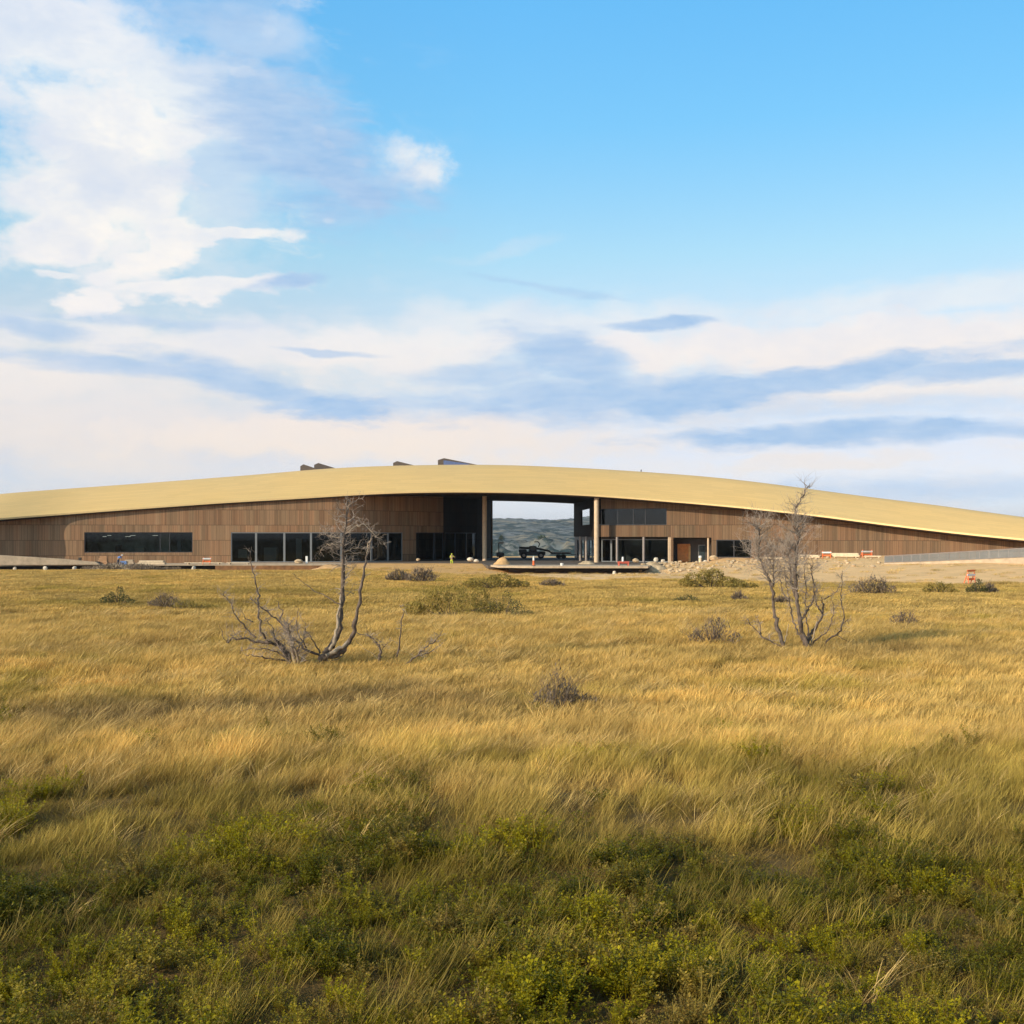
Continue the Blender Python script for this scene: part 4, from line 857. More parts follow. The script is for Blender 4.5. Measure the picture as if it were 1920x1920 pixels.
def scatter(name, variants, pts, rot, scl, tint, idx, m, label):
    """variants and scatter points share one mesh; geometry nodes split them and place the clumps"""
    V = []; Fc = []; S = []; vid = []
    for k, (v, f, s_) in enumerate(variants):
        n = len(V); V += v.tolist(); Fc += [tuple(i + n for i in q) for q in f]; S += s_.tolist(); vid += [k + 1] * len(v)
    n0 = len(V); V += pts.tolist(); N_ = len(pts); z = [0.0] * n0
    me = bpy.data.meshes.new(name); me.from_pydata(V, [], Fc); me.materials.append(m)
    def fa(k, data):
        a = me.attributes.new(k, 'FLOAT', 'POINT'); a.data.foreach_set('value', np.asarray(data, dtype=np.float32))
    fa('variant', vid + [0] * N_); fa('shade', S + [0] * N_); fa('rotz', np.concatenate([z, rot])); fa('scl', np.concatenate([z, scl])); fa('pick', np.concatenate([z, idx]))
    a = me.attributes.new('tint', 'FLOAT_COLOR', 'POINT'); c = np.ones((n0 + N_, 4), dtype=np.float32); c[n0:, :3] = tint; a.data.foreach_set('color', c.ravel())
    o = link(bpy.data.objects.new(name, me)); tag(o, label, None, None, 'stuff')
    ng = bpy.data.node_groups.new(name + '_scatter', 'GeometryNodeTree'); ng.interface.new_socket('Geometry', in_out='INPUT', socket_type='NodeSocketGeometry'); ng.interface.new_socket('Geometry', in_out='OUTPUT', socket_type='NodeSocketGeometry')
    nd = ng.nodes; L = ng.links.new; gi = nd.new('NodeGroupInput'); go = nd.new('NodeGroupOutput')
    def attr(k, ty='FLOAT'):
        x = nd.new('GeometryNodeInputNamedAttribute'); x.data_type = ty; x.inputs[0].default_value = k; return x.outputs[0]
    va = attr('variant')
    def sep(k):
        c_ = nd.new('FunctionNodeCompare'); c_.data_type = 'FLOAT'; c_.operation = 'EQUAL'; L(va, c_.inputs[0]); c_.inputs[1].default_value = float(k); c_.inputs[12].default_value = 0.1
        s_ = nd.new('GeometryNodeSeparateGeometry'); s_.domain = 'POINT'; L(gi.outputs[0], s_.inputs[0]); L(c_.outputs[0], s_.inputs[1]); return s_.outputs[0]
    j = nd.new('GeometryNodeGeometryToInstance'); j2 = nd.new('GeometryNodeJoinGeometry')
    for k in range(len(variants), 0, -1):
        g = nd.new('GeometryNodeGeometryToInstance'); L(sep(k), g.inputs[0]); L(g.outputs[0], j2.inputs[0])
    nd.remove(j)
    ip = nd.new('GeometryNodeInstanceOnPoints'); mp = nd.new('GeometryNodeMeshToPoints'); L(sep(0), mp.inputs[0]); L(mp.outputs[0], ip.inputs['Points']); L(j2.outputs[0], ip.inputs['Instance'])
    ip.inputs['Pick Instance'].default_value = True
    fi = nd.new('FunctionNodeFloatToInt'); L(attr('pick'), fi.inputs[0]); L(fi.outputs[0], ip.inputs['Instance Index'])
    cx = nd.new('ShaderNodeCombineXYZ'); L(attr('rotz'), cx.inputs[2]); L(cx.outputs[0], ip.inputs['Rotation'])
    L(attr('scl'), ip.inputs['Scale'])
    L(ip.outputs[0], go.inputs[0]); md = o.modifiers.new('scatter', 'NODES'); md.node_group = ng
    return o

def field_tint(X, Y):
    """sward colour: dry gold stands, greener hollows, shadow bands painted in grey brown (per place on the ground)"""
    py = HZ + CAMZ * F / np.maximum(Y, 6); lx = np.log(np.maximum(Y, 6))
    n1 = fbm(X * .11 + 5, lx * 9, 71, 4); n2 = fbm(X * .35, lx * 22, 75, 3); n3 = fbm(X * .045 + 9, lx * 5, 79, 3)
    gold = np.array([.74, .475, .145]); gold2 = np.array([.68, .455, .148]); olive = np.array([.47, .34, .075]); brown = np.array([.56, .37, .17]); green = np.array([.37, .275, .055])
    c = gold * sstep(n1, .35, .65)[:, None] + gold2 * (1 - sstep(n1, .35, .65))[:, None]
    gx = np.interp(py, [1060, 1100, 1200, 1300, 1400, 1480, 1560, 1650, 1800, 1950], [.04, .14, .20, .22, .29, .38, .56, .74, .8, .85])
    go = sstep(n2 * .55 + n1 * .45 + gx * .62, .62, .86)[:, None]
    c = c * (1 - go * .9) + olive * go * .9
    gg = sstep(n3 * .5 + n2 * .5 + gx * .75, .88, 1.12)[:, None]; c = c * (1 - gg) + green * gg
    # broad shadow bands painted into the tint as brownish swathes, then olive strips
    def swathe(px, pc, rx, ry):
        if pc > 1250: pc, ry = pc + 24, ry * 1.15
        Yc = CAMZ * F / (pc - HZ); xc = (px - 960) * Yc / F; sx = rx * Yc / F; PYs = (py - pc) / ry; return np.exp(-(((X - xc) / sx) ** 2 + PYs ** 2))
    nb = np.interp(py, [1230, 1300, 1420, 1560, 1650], [1.0, 1.22, 1.28, 1.05, .95])[:, None]; c = c * nb
    w = np.clip(swathe(180, 1325, 330, 26) + .8 * swathe(560, 1315, 200, 24) + .9 * swathe(860, 1300, 150, 26) + .7 * swathe(1130, 1325, 120, 26) + .6 * swathe(1620, 1228, 240, 16) + .8 * swathe(700, 1275, 120, 18) + .5 * swathe(250, 1215, 200, 10), 0, 1)
    w = (w * (.45 + .55 * sstep(n2, .2, .55)))[:, None]; c = c * (1 - w * .85) + brown * .50 * w * .85
    w = np.clip(swathe(330, 1133, 420, 9) + .8 * swathe(1350, 1127, 260, 6) + swathe(560, 1110, 400, 6) + .7 * swathe(1700, 1100, 330, 5) + 1.2 * swathe(1650, 1500, 200, 34) + .9 * swathe(1420, 1445, 260, 22) + .9 * swathe(250, 1475, 260, 34) + .8 * swathe(520, 1425, 90, 14) + .8 * swathe(960, 1500, 220, 20) + .8 * swathe(900, 1400, 90, 20), 0, 1)
    w = (w * sstep(n1, .15, .5))[:, None]; w = np.clip(w, 0, 1); c = c * (1 - w * .7) + olive * .72 * w * .7
    return c * ((.72 + .56 * vnoise(X * 7.1, Y * 7.3, 91)) * (.55 + .9 * fbm(X * .8, Y * .55, 95, 3)))[:, None], gx
def field_points(y0, y1, dens, seed, keep=None):
    r = np.random.default_rng(seed); hw = lambda y: .50 * y + 5
    area = (.5 * (y1 ** 2 - y0 ** 2) + 5 * (y1 - y0)) * 2 * .5 * 1.0; n = int(area * dens)
    Y = np.sqrt(r.uniform(y0 ** 2, y1 ** 2, n)); X = r.uniform(-1, 1, n) * hw(Y)
    k = r.uniform(size=n) > cover(X, Y) * (.97 + .2 * (Y < 60)); k &= (Y < WALLB(X) - 14)
    if keep is not None: k &= keep(X, Y, r)
    X, Y = X[k], Y[k]; return X, Y, np.stack([X, Y, gh(X, Y) - .02], -1), r
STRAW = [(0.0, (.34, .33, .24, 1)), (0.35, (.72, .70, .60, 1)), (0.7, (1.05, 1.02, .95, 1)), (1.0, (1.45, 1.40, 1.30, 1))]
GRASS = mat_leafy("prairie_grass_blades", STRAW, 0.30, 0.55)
LEAF = mat_leafy("low_shrub_leaves", [(0.0, (.45, .38, .30, 1)), (0.3, (.6, .62, .5, 1)), (0.65, (.9, .9, .9, 1)), (1.0, (1.35, 1.3, 1.1, 1))], 0.42, 0.45)
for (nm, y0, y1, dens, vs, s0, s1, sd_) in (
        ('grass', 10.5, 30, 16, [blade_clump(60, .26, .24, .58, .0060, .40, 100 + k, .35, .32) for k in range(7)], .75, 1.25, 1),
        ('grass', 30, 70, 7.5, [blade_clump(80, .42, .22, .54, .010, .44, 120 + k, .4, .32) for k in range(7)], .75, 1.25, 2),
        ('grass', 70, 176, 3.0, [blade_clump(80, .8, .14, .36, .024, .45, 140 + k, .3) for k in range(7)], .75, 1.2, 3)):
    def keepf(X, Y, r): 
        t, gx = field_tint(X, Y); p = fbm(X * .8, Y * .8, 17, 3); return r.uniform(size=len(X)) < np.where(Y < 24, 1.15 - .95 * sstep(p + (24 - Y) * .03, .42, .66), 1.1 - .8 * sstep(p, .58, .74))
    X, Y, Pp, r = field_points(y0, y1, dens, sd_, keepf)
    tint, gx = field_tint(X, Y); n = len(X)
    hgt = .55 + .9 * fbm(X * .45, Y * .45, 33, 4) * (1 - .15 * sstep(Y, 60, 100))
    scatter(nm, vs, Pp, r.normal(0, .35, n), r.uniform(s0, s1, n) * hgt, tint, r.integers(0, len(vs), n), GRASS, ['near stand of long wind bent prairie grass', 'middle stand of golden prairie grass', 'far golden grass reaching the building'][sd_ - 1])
# taller pale straw tufts standing out of the sward, and dead stalks
def tall(X, Y, r): return r.uniform(size=len(X)) < sstep(fbm(X * .6 + 11, Y * .6, 57, 3), .44, .62) * np.interp(Y, [13, 17, 24], [0.03, .12, 1.0])
for (y0, y1, dens, w_, sd_) in ((11, 32, 3.0, .006, 61), (32, 75, 1.5, .013, 62)):
    X, Y, Pp, r = field_points(y0, y1, dens, sd_, tall); n = len(X); q = r.uniform(size=n)[:, None]; tint = np.array([.92, .63, .25]) * (.65 + .4 * q)
    TS = [blade_clump(34, .16 if sd_ == 61 else .28, .42, .78, w_, .55, 500 + sd_ + k, .6, .7) for k in range(5)]
    scatter('straw', TS, Pp, r.normal(0, .3, n), r.uniform(.7, 1.15, n), tint, r.integers(0, 5, n), GRASS, 'taller pale straw tufts standing out of the near grass' if sd_ == 61 else 'taller pale straw tufts standing out of the middle grass')
# short brown thatch between the stems
X, Y, Pp, r = field_points(10.2, 36, 11, 21); n = len(X); tint, gx = field_tint(X, Y); br = np.array([.30, .19, .055])
TH = [blade_clump(46, .30, .07, .24, .011, .8, 180 + k, .0) for k in range(5)]
scatter('thatch', TH, Pp, r.uniform(0, 6.28, n), r.uniform(.7, 1.3, n), tint * .35 + br * .6, r.integers(0, 5, n), GRASS, 'short brown dry thatch between the grass stems')
# leafy ground cover of the foreground
def kp(X, Y, r):
    py = HZ + CAMZ * F / Y; g = np.interp(py, [1330, 1430, 1500, 1600, 1700, 1920], [.03, .15, .28, .58, .90, 1.05]); p = .55 * fbm(X * .30 + 3, Y * .22, 27, 3) + .45 * fbm(X * .9, Y * .7, 28, 3)
    return r.uniform(size=len(X)) < np.clip(g * 1.5, 0, 1) * sstep(p + np.where(g > .6, .156 + (g - .6) * .62, g * .26), .58, .70)
X, Y, Pp, r = field_points(10.2, 33, 19, 11, kp); n = len(X)
p = fbm(X * .5, Y * .5, 37, 3); q = vnoise(X * 2.3, Y * 2.3, 39); hum = .62 + .55 * sstep(fbm(X * .7, Y * .55, 45, 3), .25, .75)
ga, gb, gc = np.array([.43, .35, .012]), np.array([.21, .185, .012]), np.array([.44, .29, .075])
w = sstep(p, .35, .65)[:, None]; tint = ga * w + gb * (1 - w); w2 = (sstep(q, .55, .85) * .8)[:, None]; tint = tint * (1 - w2) + gc * w2
PL = [leaf_plant(10 + 3 * (k % 3), 30 + 12 * (k % 2), .26 + .05 * (k % 3), .42 + .08 * (k % 4), [.046, .030, .038][k % 3], 200 + k) for k in range(9)]
scatter('undergrowth', PL, Pp, r.uniform(0, 6.28, n), r.uniform(.75, 1.15, n) * hum, tint, r.integers(0, len(PL), n), LEAF, 'low green leafy undergrowth in the foreground')

# ------------------------------------------------------------------ bushes
def bush(px, py, w_px, h_px, kind, label, seed, name='bush', cat='bush', group='bushes in the prairie grass', Y=None, n=None):
    Y = Y or CAMZ * F / (py - HZ); s_ = Y / F; W, H = w_px * s_ * 1.25, h_px * s_ * 1.3; x0, y0 = P2(px, Y); r = np.random.default_rng(seed)
    z0 = gz(x0, y0); root = tag(empty(name, (x0, y0, z0)), label, cat, group)
    n = n or int(np.clip(W * H * 380, 600, 7000)); ls = {'leafy': .075, 'dense': .07, 'bare': .05, 'grassy': .05}[kind] * max(1.0, Y / 70)
    lobes = [((-.42 + .14 * j + r.uniform(-.06, .06)) * W, r.uniform(-.3, .3) * W * .5, (1 - (abs(j - 3) / 3.0) ** 1.5 * .55) * r.uniform(.6, 1.0), r.uniform(.16, .30)) for j in range(7)]
    V = []; Fc = []; S = []
    tb = MB()
    for k in range(16 if kind != 'bare' else 34):
        lb = lobes[k % 7]; tx = lb[0] + r.normal() * W * .10; ty = lb[1] + r.normal() * W * .1; hh = H * lb[2] * r.uniform(.7, 1.05)
        P = [Vector((tx * .25, ty * .25, -.05)), Vector((tx * .6 + r.normal() * .04 * W, ty * .6, hh * .5)), Vector((tx, ty, hh))]; tb.tube(P, [.02 * s_ * 35, .013 * s_ * 35, .005 * s_ * 35], 4, cap=False)
        if kind == 'bare':
            for _ in range(7):
                t = r.uniform(.3, 1); a = P[1].lerp(P[2], t) if t > .5 else P[0].lerp(P[1], t * 2); d = Vector((r.normal() * .5, r.normal() * .5, abs(r.normal()) * .6 + .3)) * H * .3
                tb.tube([a, a + d * .5 + Vector((r.normal() * .03, 0, 0)), a + d], [.007 * s_ * 35, .005 * s_ * 35, .003 * s_ * 35], 3, cap=False)
    tb.build('stems', M['twigd'] if kind == 'bare' else M['bark'], root)
    if kind == 'bare': n = n // 3
    for k in range(n):
        lb = lobes[r.integers(0, 7)]; d = r.normal(size=3); d /= np.linalg.norm(d); q = r.uniform(.35, 1.0) ** .5
        c = np.array([lb[0] + d[0] * q * lb[3] * W * .62, lb[1] + d[1] * q * lb[3] * W * .6, H * lb[2] * .55 + d[2] * q * H * lb[2] * .48])
        if c[2] < 0: c[2] = abs(c[2]) * .5
        L = ls * r.uniform(.6, 1.5)
        if kind in ('grassy', 'bare'): dd = np.array([r.normal() * .35 + .2, r.normal() * .35, 1.0]); wd = .16; L *= 2.6
        else: dd = r.normal(size=3); dd[2] = abs(dd[2]) + .2; wd = .34
        dd /= np.linalg.norm(dd); ss = np.cross(dd, r.normal(size=3)); ss /= np.linalg.norm(ss) + 1e-9; n0 = len(V)
        V += [c, c + dd * L * .5 + ss * L * wd, c + dd * L, c + dd * L * .5 - ss * L * wd]; S += [float(r.uniform(.2, .95))] * 4; Fc.append((n0, n0 + 1, n0 + 2, n0 + 3))
    mesh_obj('foliage', np.array(V), Fc, BM[{'bare': 'bare', 'grassy': 'olive', 'leafy': 'olive', 'dense': 'dark'}[kind]], root, attrs={'shade': S})
    return root
BM = dict(olive=mat_leafy("olive_leaves", [(0, (.16, .11, .025, 1)), (1, (.46, .34, .08, 1))], .3, inst=False), dark=mat_leafy("dark_leaves", [(0, (.06, .062, .024, 1)), (1, (.20, .18, .062, 1))], .25, inst=False),
          bare=mat_leafy("dry_twiggy_leaves", [(0, (.12, .085, .055, 1)), (1, (.32, .24, .16, 1))], .25, inst=False), jun=mat_leafy("juniper_needles", [(0, (.03, .045, .03, 1)), (1, (.10, .12, .07, 1))], .15, inst=False))
B_ = [(845, 1158, 140, 66, 'grassy', 'broad olive green bush in the middle of the field, below the passage'), (945, 1160, 74, 44, 'dense', 'darker low bush touching the right side of the broad olive bush'),
      (930, 1104, 96, 26, 'leafy', 'flat olive bush just behind the broad olive bush'), (222, 1136, 48, 30, 'dense', 'small round dark green bush at the far left of the field'),
      (313, 1141, 58, 26, 'bare', 'purple grey bush right of the round dark green bush'), (365, 1143, 66, 18, 'leafy', 'low flat green bush between the purple grey bush and the dead tree'),
      (792, 1092, 42, 26, 'bare', 'brown dry bush near the berm, left of the passage'), (748, 1090, 38, 18, 'bare', 'smaller brown bush left of the brown dry bush near the berm'),
      (1332, 1103, 90, 34, 'leafy', 'bright olive green bush at the edge of the soil below the orange door'), (1392, 1105, 44, 14, 'leafy', 'low green tail of bush right of the bright olive bush'),
      (1635, 1115, 60, 32, 'bare', 'round grey brown bush right of the tall dead tree'), (1764, 1113, 44, 22, 'leafy', 'small olive bush between the grey brown bush and the tilted barricade'),
      (1832, 1114, 34, 26, 'dense', 'dark round bush right beside the tilted barricade'), (1856, 1113, 24, 16, 'bare', 'tiny dry bush at the right edge of the field'),
      (1338, 1212, 74, 50, 'bare', 'open brown twiggy bush left of the tall dead tree'), (1040, 1334, 70, 72, 'bare', 'dark sagebrush in the middle of the near grass'), (1078, 1330, 60, 34, 'bare', 'grey purple twigs at the right foot of the dark sagebrush'),
      (1466, 1133, 28, 14, 'bare', 'little brown bush seen between the stems of the tall dead tree'), (1696, 1181, 48, 28, 'bare', 'faint grey bush in the grass at the right'),
      (1035, 1100, 34, 14, 'bare', 'faint brown tuft bush right of the flat olive bush'), (1287, 1131, 40, 12, 'dense', 'flat dark bush left in the dark strip below the bright olive bush'),
      (1385, 1128, 20, 14, 'bare', 'tiny reddish bush below the low green tail')]
for i, (px, py, w, h, k, lb) in enumerate(B_): bush(px, py, w, h, k, lb, 300 + i)
bush(240, 1071, 120, 12, 'bare', 'wispy weeds growing on the grey earth mound before the deck', 391, 'weeds', 'weeds', None, Y=172.0)

# ------------------------------------------------------------------ dead trees
def stem_pts(poly, Y, seed, wob=.5):
    r = random.Random(seed); out = []; d = 0
    for i, (px, py) in enumerate(poly): out.append(pt(px, py, Y + d)); d += r.uniform(-wob, wob)
    return out
def subdivide(P, R, k=3, jit=.02, r=random):
    Q = []; S = []
    for i in range(len(P) - 1):
        for j in range(k):
            t = j / k; p = P[i].lerp(P[i + 1], t)
            if j: p = p + Vector((r.gauss(0, jit), r.gauss(0, jit), r.gauss(0, jit)))
            Q.append(p); S.append(R[i] + (R[i + 1] - R[i]) * t)
    Q.append(P[-1]); S.append(R[-1]); return Q, S
def grow(mb, p, d, L, rad, depth, r, up=.15, crook=.28, n=4, kids=(2, 4), minr=.0035):
    pts = [p]; rs = [rad]; cur = p; dd = d.normalized()
    for i in range(n):
        dd = (dd + Vector((r.gauss(0, crook), r.gauss(0, crook), r.gauss(0, crook) + up * .3))).normalized(); cur = cur + dd * L / n; pts.append(cur); rs.append(max(minr, rad * (1 - .75 * (i + 1) / n)))
    mb.tube(pts, rs, 4 if rad > .012 else 3, cap=False)
    if depth > 0:
        for _ in range(r.randint(*kids)):
            t = r.uniform(.25, 1); i = min(int(t * n), n - 1); q = pts[i].lerp(pts[i + 1], t * n - i); side = Vector((r.gauss(0, 1), r.gauss(0, 1), r.gauss(0, .7) + up)).normalized()
            grow(mb, q, (dd * .7 + side * .8), L * r.uniform(.45, .7), max(minr, rs[i] * .6), depth - 1, r, up, crook, max(2, n - 1), kids, minr)
def dead_tree(name, stems, Y, label, cat, seed, twigs, group=None, tone='bark', wob=.4, dirty=None):
    """stems: (polyline in view angles, base radius, tip radius, tone); twigs: (stem index, from, to, count, length, radius, depth, up)"""
    base = stems[0][0][0]; b0 = pt(base[0], base[1], Y); root = tag(empty(name, (b0.x, b0.y, gz(b0.x, b0.y))), label, cat, group); inv = Vector(root.location)
    r = random.Random(seed); paths = []
    tone_mb = {}
    for i, st in enumerate(stems):
        poly, r0, r1 = st[:3]; tn = st[3] if len(st) > 3 else tone; P = stem_pts(poly, Y + (st[4] if len(st) > 4 else 0), seed + i, wob)
        if i == 0 or (len(st) > 5): P[0] = P[0] - Vector((0, 0, .25))
        R = [r0 + (r1 - r0) * (k / (len(P) - 1)) ** 1.15 for k in range(len(P))]; R = [a * .82 for a in R]; Q, S = subdivide(P, R, 4, .028, r); paths.append((Q, S)); S = [a * r.uniform(.78, 1.22) for a in S]
        tone_mb.setdefault(tn, MB()).tube([q - inv for q in Q], S, 8)
    for k, (tn, mb) in enumerate(tone_mb.items()): mb.build('trunk' if k == 0 else 'branch', M[tn], root, smooth=True)
    tw = MB()
    for (si, a, b, cnt, L, rad, depth, up) in twigs:
        Q, S = paths[si]
        for _ in range(int(cnt * 1.5)):
            t = r.uniform(a, b) * (len(Q) - 1); i = min(int(t), len(Q) - 2); q = Q[i].lerp(Q[i + 1], t - i) - inv; ang = r.uniform(0, 6.28)
            d = Vector((math.cos(ang), math.sin(ang) * .8, r.uniform(-.2, .8) + up)); grow(tw, q, d, L * r.uniform(.35, 1.1), rad * r.uniform(.85, 1.4), depth, r, up)
    tw.build('twigs', M['twig'], root); return root
YL = CAMZ * F / 245.0
dead_tree('dead_tree', [
    ([(597, 1256), (601, 1236), (612, 1222), (622, 1212), (634, 1188), (640, 1150), (642, 1100), (643, 1050), (645, 1005), (650, 960), (652, 935)], .19, .018),
    ([(604, 1236), (628, 1230), (645, 1216), (656, 1200), (663, 1188), (668, 1160), (676, 1120), (682, 1080), (686, 1046), (693, 1030), (697, 1000)], .15, .025),
    ([(618, 1218), (627, 1204), (633, 1178), (635, 1145), (640, 1112)], .09, .05, 'barkp'),
    ([(600, 1232), (582, 1222), (560, 1205), (540, 1185), (523, 1165), (505, 1150), (486, 1136), (470, 1122)], .07, .018),
    ([(484, 1138), (482, 1110), (478, 1085), (472, 1060), (470, 1035)], .05, .012, 'bark'),
    ([(523, 1166), (530, 1150), (522, 1130), (521, 1128)], .035, .01), ([(528, 1172), (545, 1177)], .02, .008),
    ([(650, 1000), (668, 985), (684, 984), (700, 1000), (704, 1008)], .03, .008, 'barkp'), ([(645, 1010), (620, 1005), (600, 1000)], .025, .008, 'barkp'),
    ([(646, 1035), (664, 1028), (680, 1028), (694, 1036)], .028, .008, 'barkp'), ([(643, 1022), (622, 1018), (606, 1026), (598, 1040)], .028, .007, 'barkp'), ([(700, 1004), (690, 1018), (690, 1040)], .03, .03, 'barkp'),
    ([(640, 1134), (618, 1122), (588, 1108), (566, 1090), (547, 1075)], .03, .008), ([(606, 1236), (618, 1240), (634, 1236), (650, 1220)], .05, .02, 'barkp'), ([(612, 1230), (628, 1222), (648, 1208), (662, 1194)], .12, .06, 'barkp', -.12), ([(600, 1225), (590, 1205), (580, 1190), (566, 1176)], .04, .01), ([(662, 1186), (690, 1192), (716, 1204)], .03, .01, 'barkp'), ([(575, 1216), (560, 1190), (556, 1165), (560, 1140)], .035, .01)],
    YL, 'leafless dead tree left of the passage, tall bare trunk with a wiry grey top', 'dead tree', 11,
    [(0, .55, .93, 34, .85, .017, 2, .1), (7, .0, 1, 14, .55, .010, 2, 0), (8, 0, 1, 12, .5, .010, 2, 0), (9, 0, 1, 12, .5, .010, 1, 0), (10, 0, 1, 14, .45, .010, 2, -.2), (1, .7, 1, 8, .5, .012, 1, 0), (3, .2, 1, 18, .55, .013, 1, .2), (4, .2, 1, 10, .5, .009, 1, .2), (0, .3, .6, 8, .35, .010, 1, 0)],
    'dead trees standing in the grass', wob=.25)
dead_tree('dead_shrub', [
    ([(550, 1254), (541, 1232), (532, 1216), (524, 1208), (505, 1204), (480, 1204), (465, 1197), (440, 1197), (424, 1204)], .12, .02),
    ([(548, 1250), (538, 1225), (527, 1208), (515, 1200)], .10, .05), ([(498, 1198), (488, 1180), (485, 1150), (483, 1138)], .06, .03),
    ([(480, 1196), (462, 1180), (446, 1160), (436, 1138), (424, 1120), (416, 1108)], .045, .010), ([(474, 1166), (458, 1156), (450, 1140)], .03, .008),
    ([(534, 1238), (505, 1234), (480, 1230), (460, 1228)], .045, .01), ([(425, 1204), (417, 1188), (410, 1170)], .02, .007),
    ([(556, 1252), (548, 1220), (542, 1190), (540, 1170)], .09, .03, 'barkp'), ([(562, 1254), (556, 1222), (548, 1196)], .07, .03, 'barkp'),
    ([(545, 1248), (500, 1252), (470, 1244), (440, 1246)], .035, .01, 'barkp'), ([(548, 1244), (566, 1238), (582, 1240)], .04, .015, 'barkp'), ([(540, 1252), (512, 1258), (490, 1250)], .03, .01, 'barkp'), ([(546, 1246), (530, 1222), (514, 1196), (508, 1172), (498, 1158)], .05, .012), ([(552, 1248), (560, 1215), (570, 1192), (574, 1168)], .045, .012), ([(544, 1240), (520, 1222), (496, 1216), (474, 1216), (452, 1220)], .035, .01), ([(556, 1250), (572, 1228), (590, 1212)], .035, .01, 'barkp')],
    YL - .4, 'sprawling dead shrub with dark forked limbs left of the bare trunk', 'dead shrub', 23,
    [(0, .1, 1, 40, .65, .015, 2, .2), (3, .1, 1, 26, .5, .009, 1, .2), (2, .1, 1, 10, .4, .01, 1, .2), (5, .1, 1, 12, .4, .009, 1, .2), (7, .1, 1, 30, .6, .013, 2, .3), (8, .1, 1, 26, .6, .012, 2, .3), (9, .1, 1, 10, .3, .008, 1, .1), (1, .3, 1, 8, .5, .01, 1, .2), (12, .2, 1, 14, .5, .01, 1, .2), (13, .2, 1, 14, .5, .01, 1, .2), (14, .2, 1, 12, .4, .01, 1, .1)],
    'dead trees standing in the grass', wob=.35)
dead_tree('dead_sapling', [([(708, 1256), (711, 1235), (713, 1218), (706, 1204), (694, 1194), (688, 1190)], .07, .012), ([(713, 1220), (722, 1210), (735, 1200)], .02, .006), ([(700, 1200), (690, 1186), (684, 1170)], .015, .006), ([(711, 1238), (700, 1226), (680, 1214), (668, 1200)], .012, .006, 'barkp')],
    YL + .2, 'short dark dead sapling right of the bare trunk', 'dead sapling', 31, [(0, .3, 1, 14, .45, .010, 1, .2), (1, .2, 1, 6, .3, .008, 1, .1)], 'dead trees standing in the grass', wob=.1)
dead_tree('dead_sapling', [([(742, 1240), (748, 1216), (751, 1190), (752, 1168), (758, 1146), (748, 1134)], .05, .012), ([(751, 1218), (738, 1232), (722, 1240)], .02, .01)],
    YL + 1.2, 'thin pale upright stick between the dark sapling and the fallen branch', 'dead sapling', 37, [(0, .4, 1, 8, .35, .008, 1, .1)], 'dead trees standing in the grass', wob=.1)
dead_tree('fallen_branch', [([(741, 1256), (756, 1246), (770, 1240), (786, 1226), (802, 1212), (818, 1198), (830, 1182)], .055, .012), ([(780, 1230), (800, 1226), (826, 1210)], .03, .008), ([(742, 1256), (735, 1246), (726, 1238)], .03, .01, 'barkp')],
    YL + .3, 'fallen grey branch reaching up to the right of the dead saplings', 'fallen branch', 41, [(0, .4, 1, 14, .45, .010, 1, .3), (1, .2, 1, 8, .35, .008, 1, .2)], None, wob=.15)
YR = CAMZ * F / 218.0
dead_tree('dead_tree', [
    ([(1517, 1226), (1512, 1205), (1506, 1188), (1500, 1165), (1496, 1135), (1492, 1100), (1491, 1065), (1494, 1030), (1497, 1005), (1493, 985), (1490, 965), (1497, 945), (1508, 925), (1519, 905)], .13, .014),
    ([(1514, 1214), (1518, 1190), (1530, 1176), (1540, 1160), (1543, 1140), (1540, 1120)], .10, .03), ([(1541, 1150), (1534, 1138), (1528, 1122), (1530, 1105)], .05, .02),
    ([(1503, 1160), (1512, 1146), (1522, 1130), (1526, 1110), (1524, 1085), (1520, 1068), (1526, 1055)], .065, .014), ([(1496, 1130), (1488, 1110), (1483, 1085), (1481, 1055), (1478, 1040), (1482, 1020)], .075, .02),
    ([(1545, 1124), (1556, 1118), (1570, 1108), (1577, 1092), (1578, 1074)], .03, .008), ([(1495, 975), (1491, 955), (1498, 935)], .035, .01), ([(1497, 1000), (1486, 985), (1484, 975)], .035, .012),
    ([(1510, 1208), (1502, 1196), (1498, 1186)], .06, .04), ([(1520, 1210), (1526, 1190), (1532, 1165)], .05, .02, 'barkp'), ([(1513, 1218), (1503, 1196), (1492, 1178), (1483, 1150), (1480, 1120), (1474, 1090), (1470, 1060)], .055, .014), ([(1512, 1212), (1516, 1185), (1512, 1160), (1509, 1130), (1512, 1100), (1508, 1070), (1511, 1040)], .045, .012), ([(1519, 1216), (1530, 1200), (1548, 1188), (1560, 1170), (1563, 1145), (1558, 1120)], .045, .012), ([(1480, 1128), (1466, 1110), (1462, 1085), (1464, 1060)], .03, .01)],
    YR, 'tallest dead tree at the right with several bare stems and a hazy grey top', 'dead tree', 57,
    [(0, .36, .72, 62, 1.1, .016, 2, .3), (0, .7, .97, 20, .7, .013, 1, .35), (4, .2, 1, 48, 1.0, .014, 2, .35), (3, .3, 1, 20, .6, .01, 2, .2), (1, .4, 1, 16, .5, .01, 1, .2), (2, .2, 1, 14, .55, .009, 2, .2), (5, .2, 1, 12, .4, .008, 1, .1), (0, .0, .3, 20, .45, .009, 1, .2), (6, .2, 1, 8, .4, .008, 1, .3), (10, .3, 1, 16, .6, .011, 2, .3), (11, .3, 1, 16, .6, .011, 2, .3), (12, .3, 1, 12, .5, .01, 1, .2), (13, .3, 1, 10, .5, .01, 1, .2)],
    'dead trees standing in the grass', wob=.3)
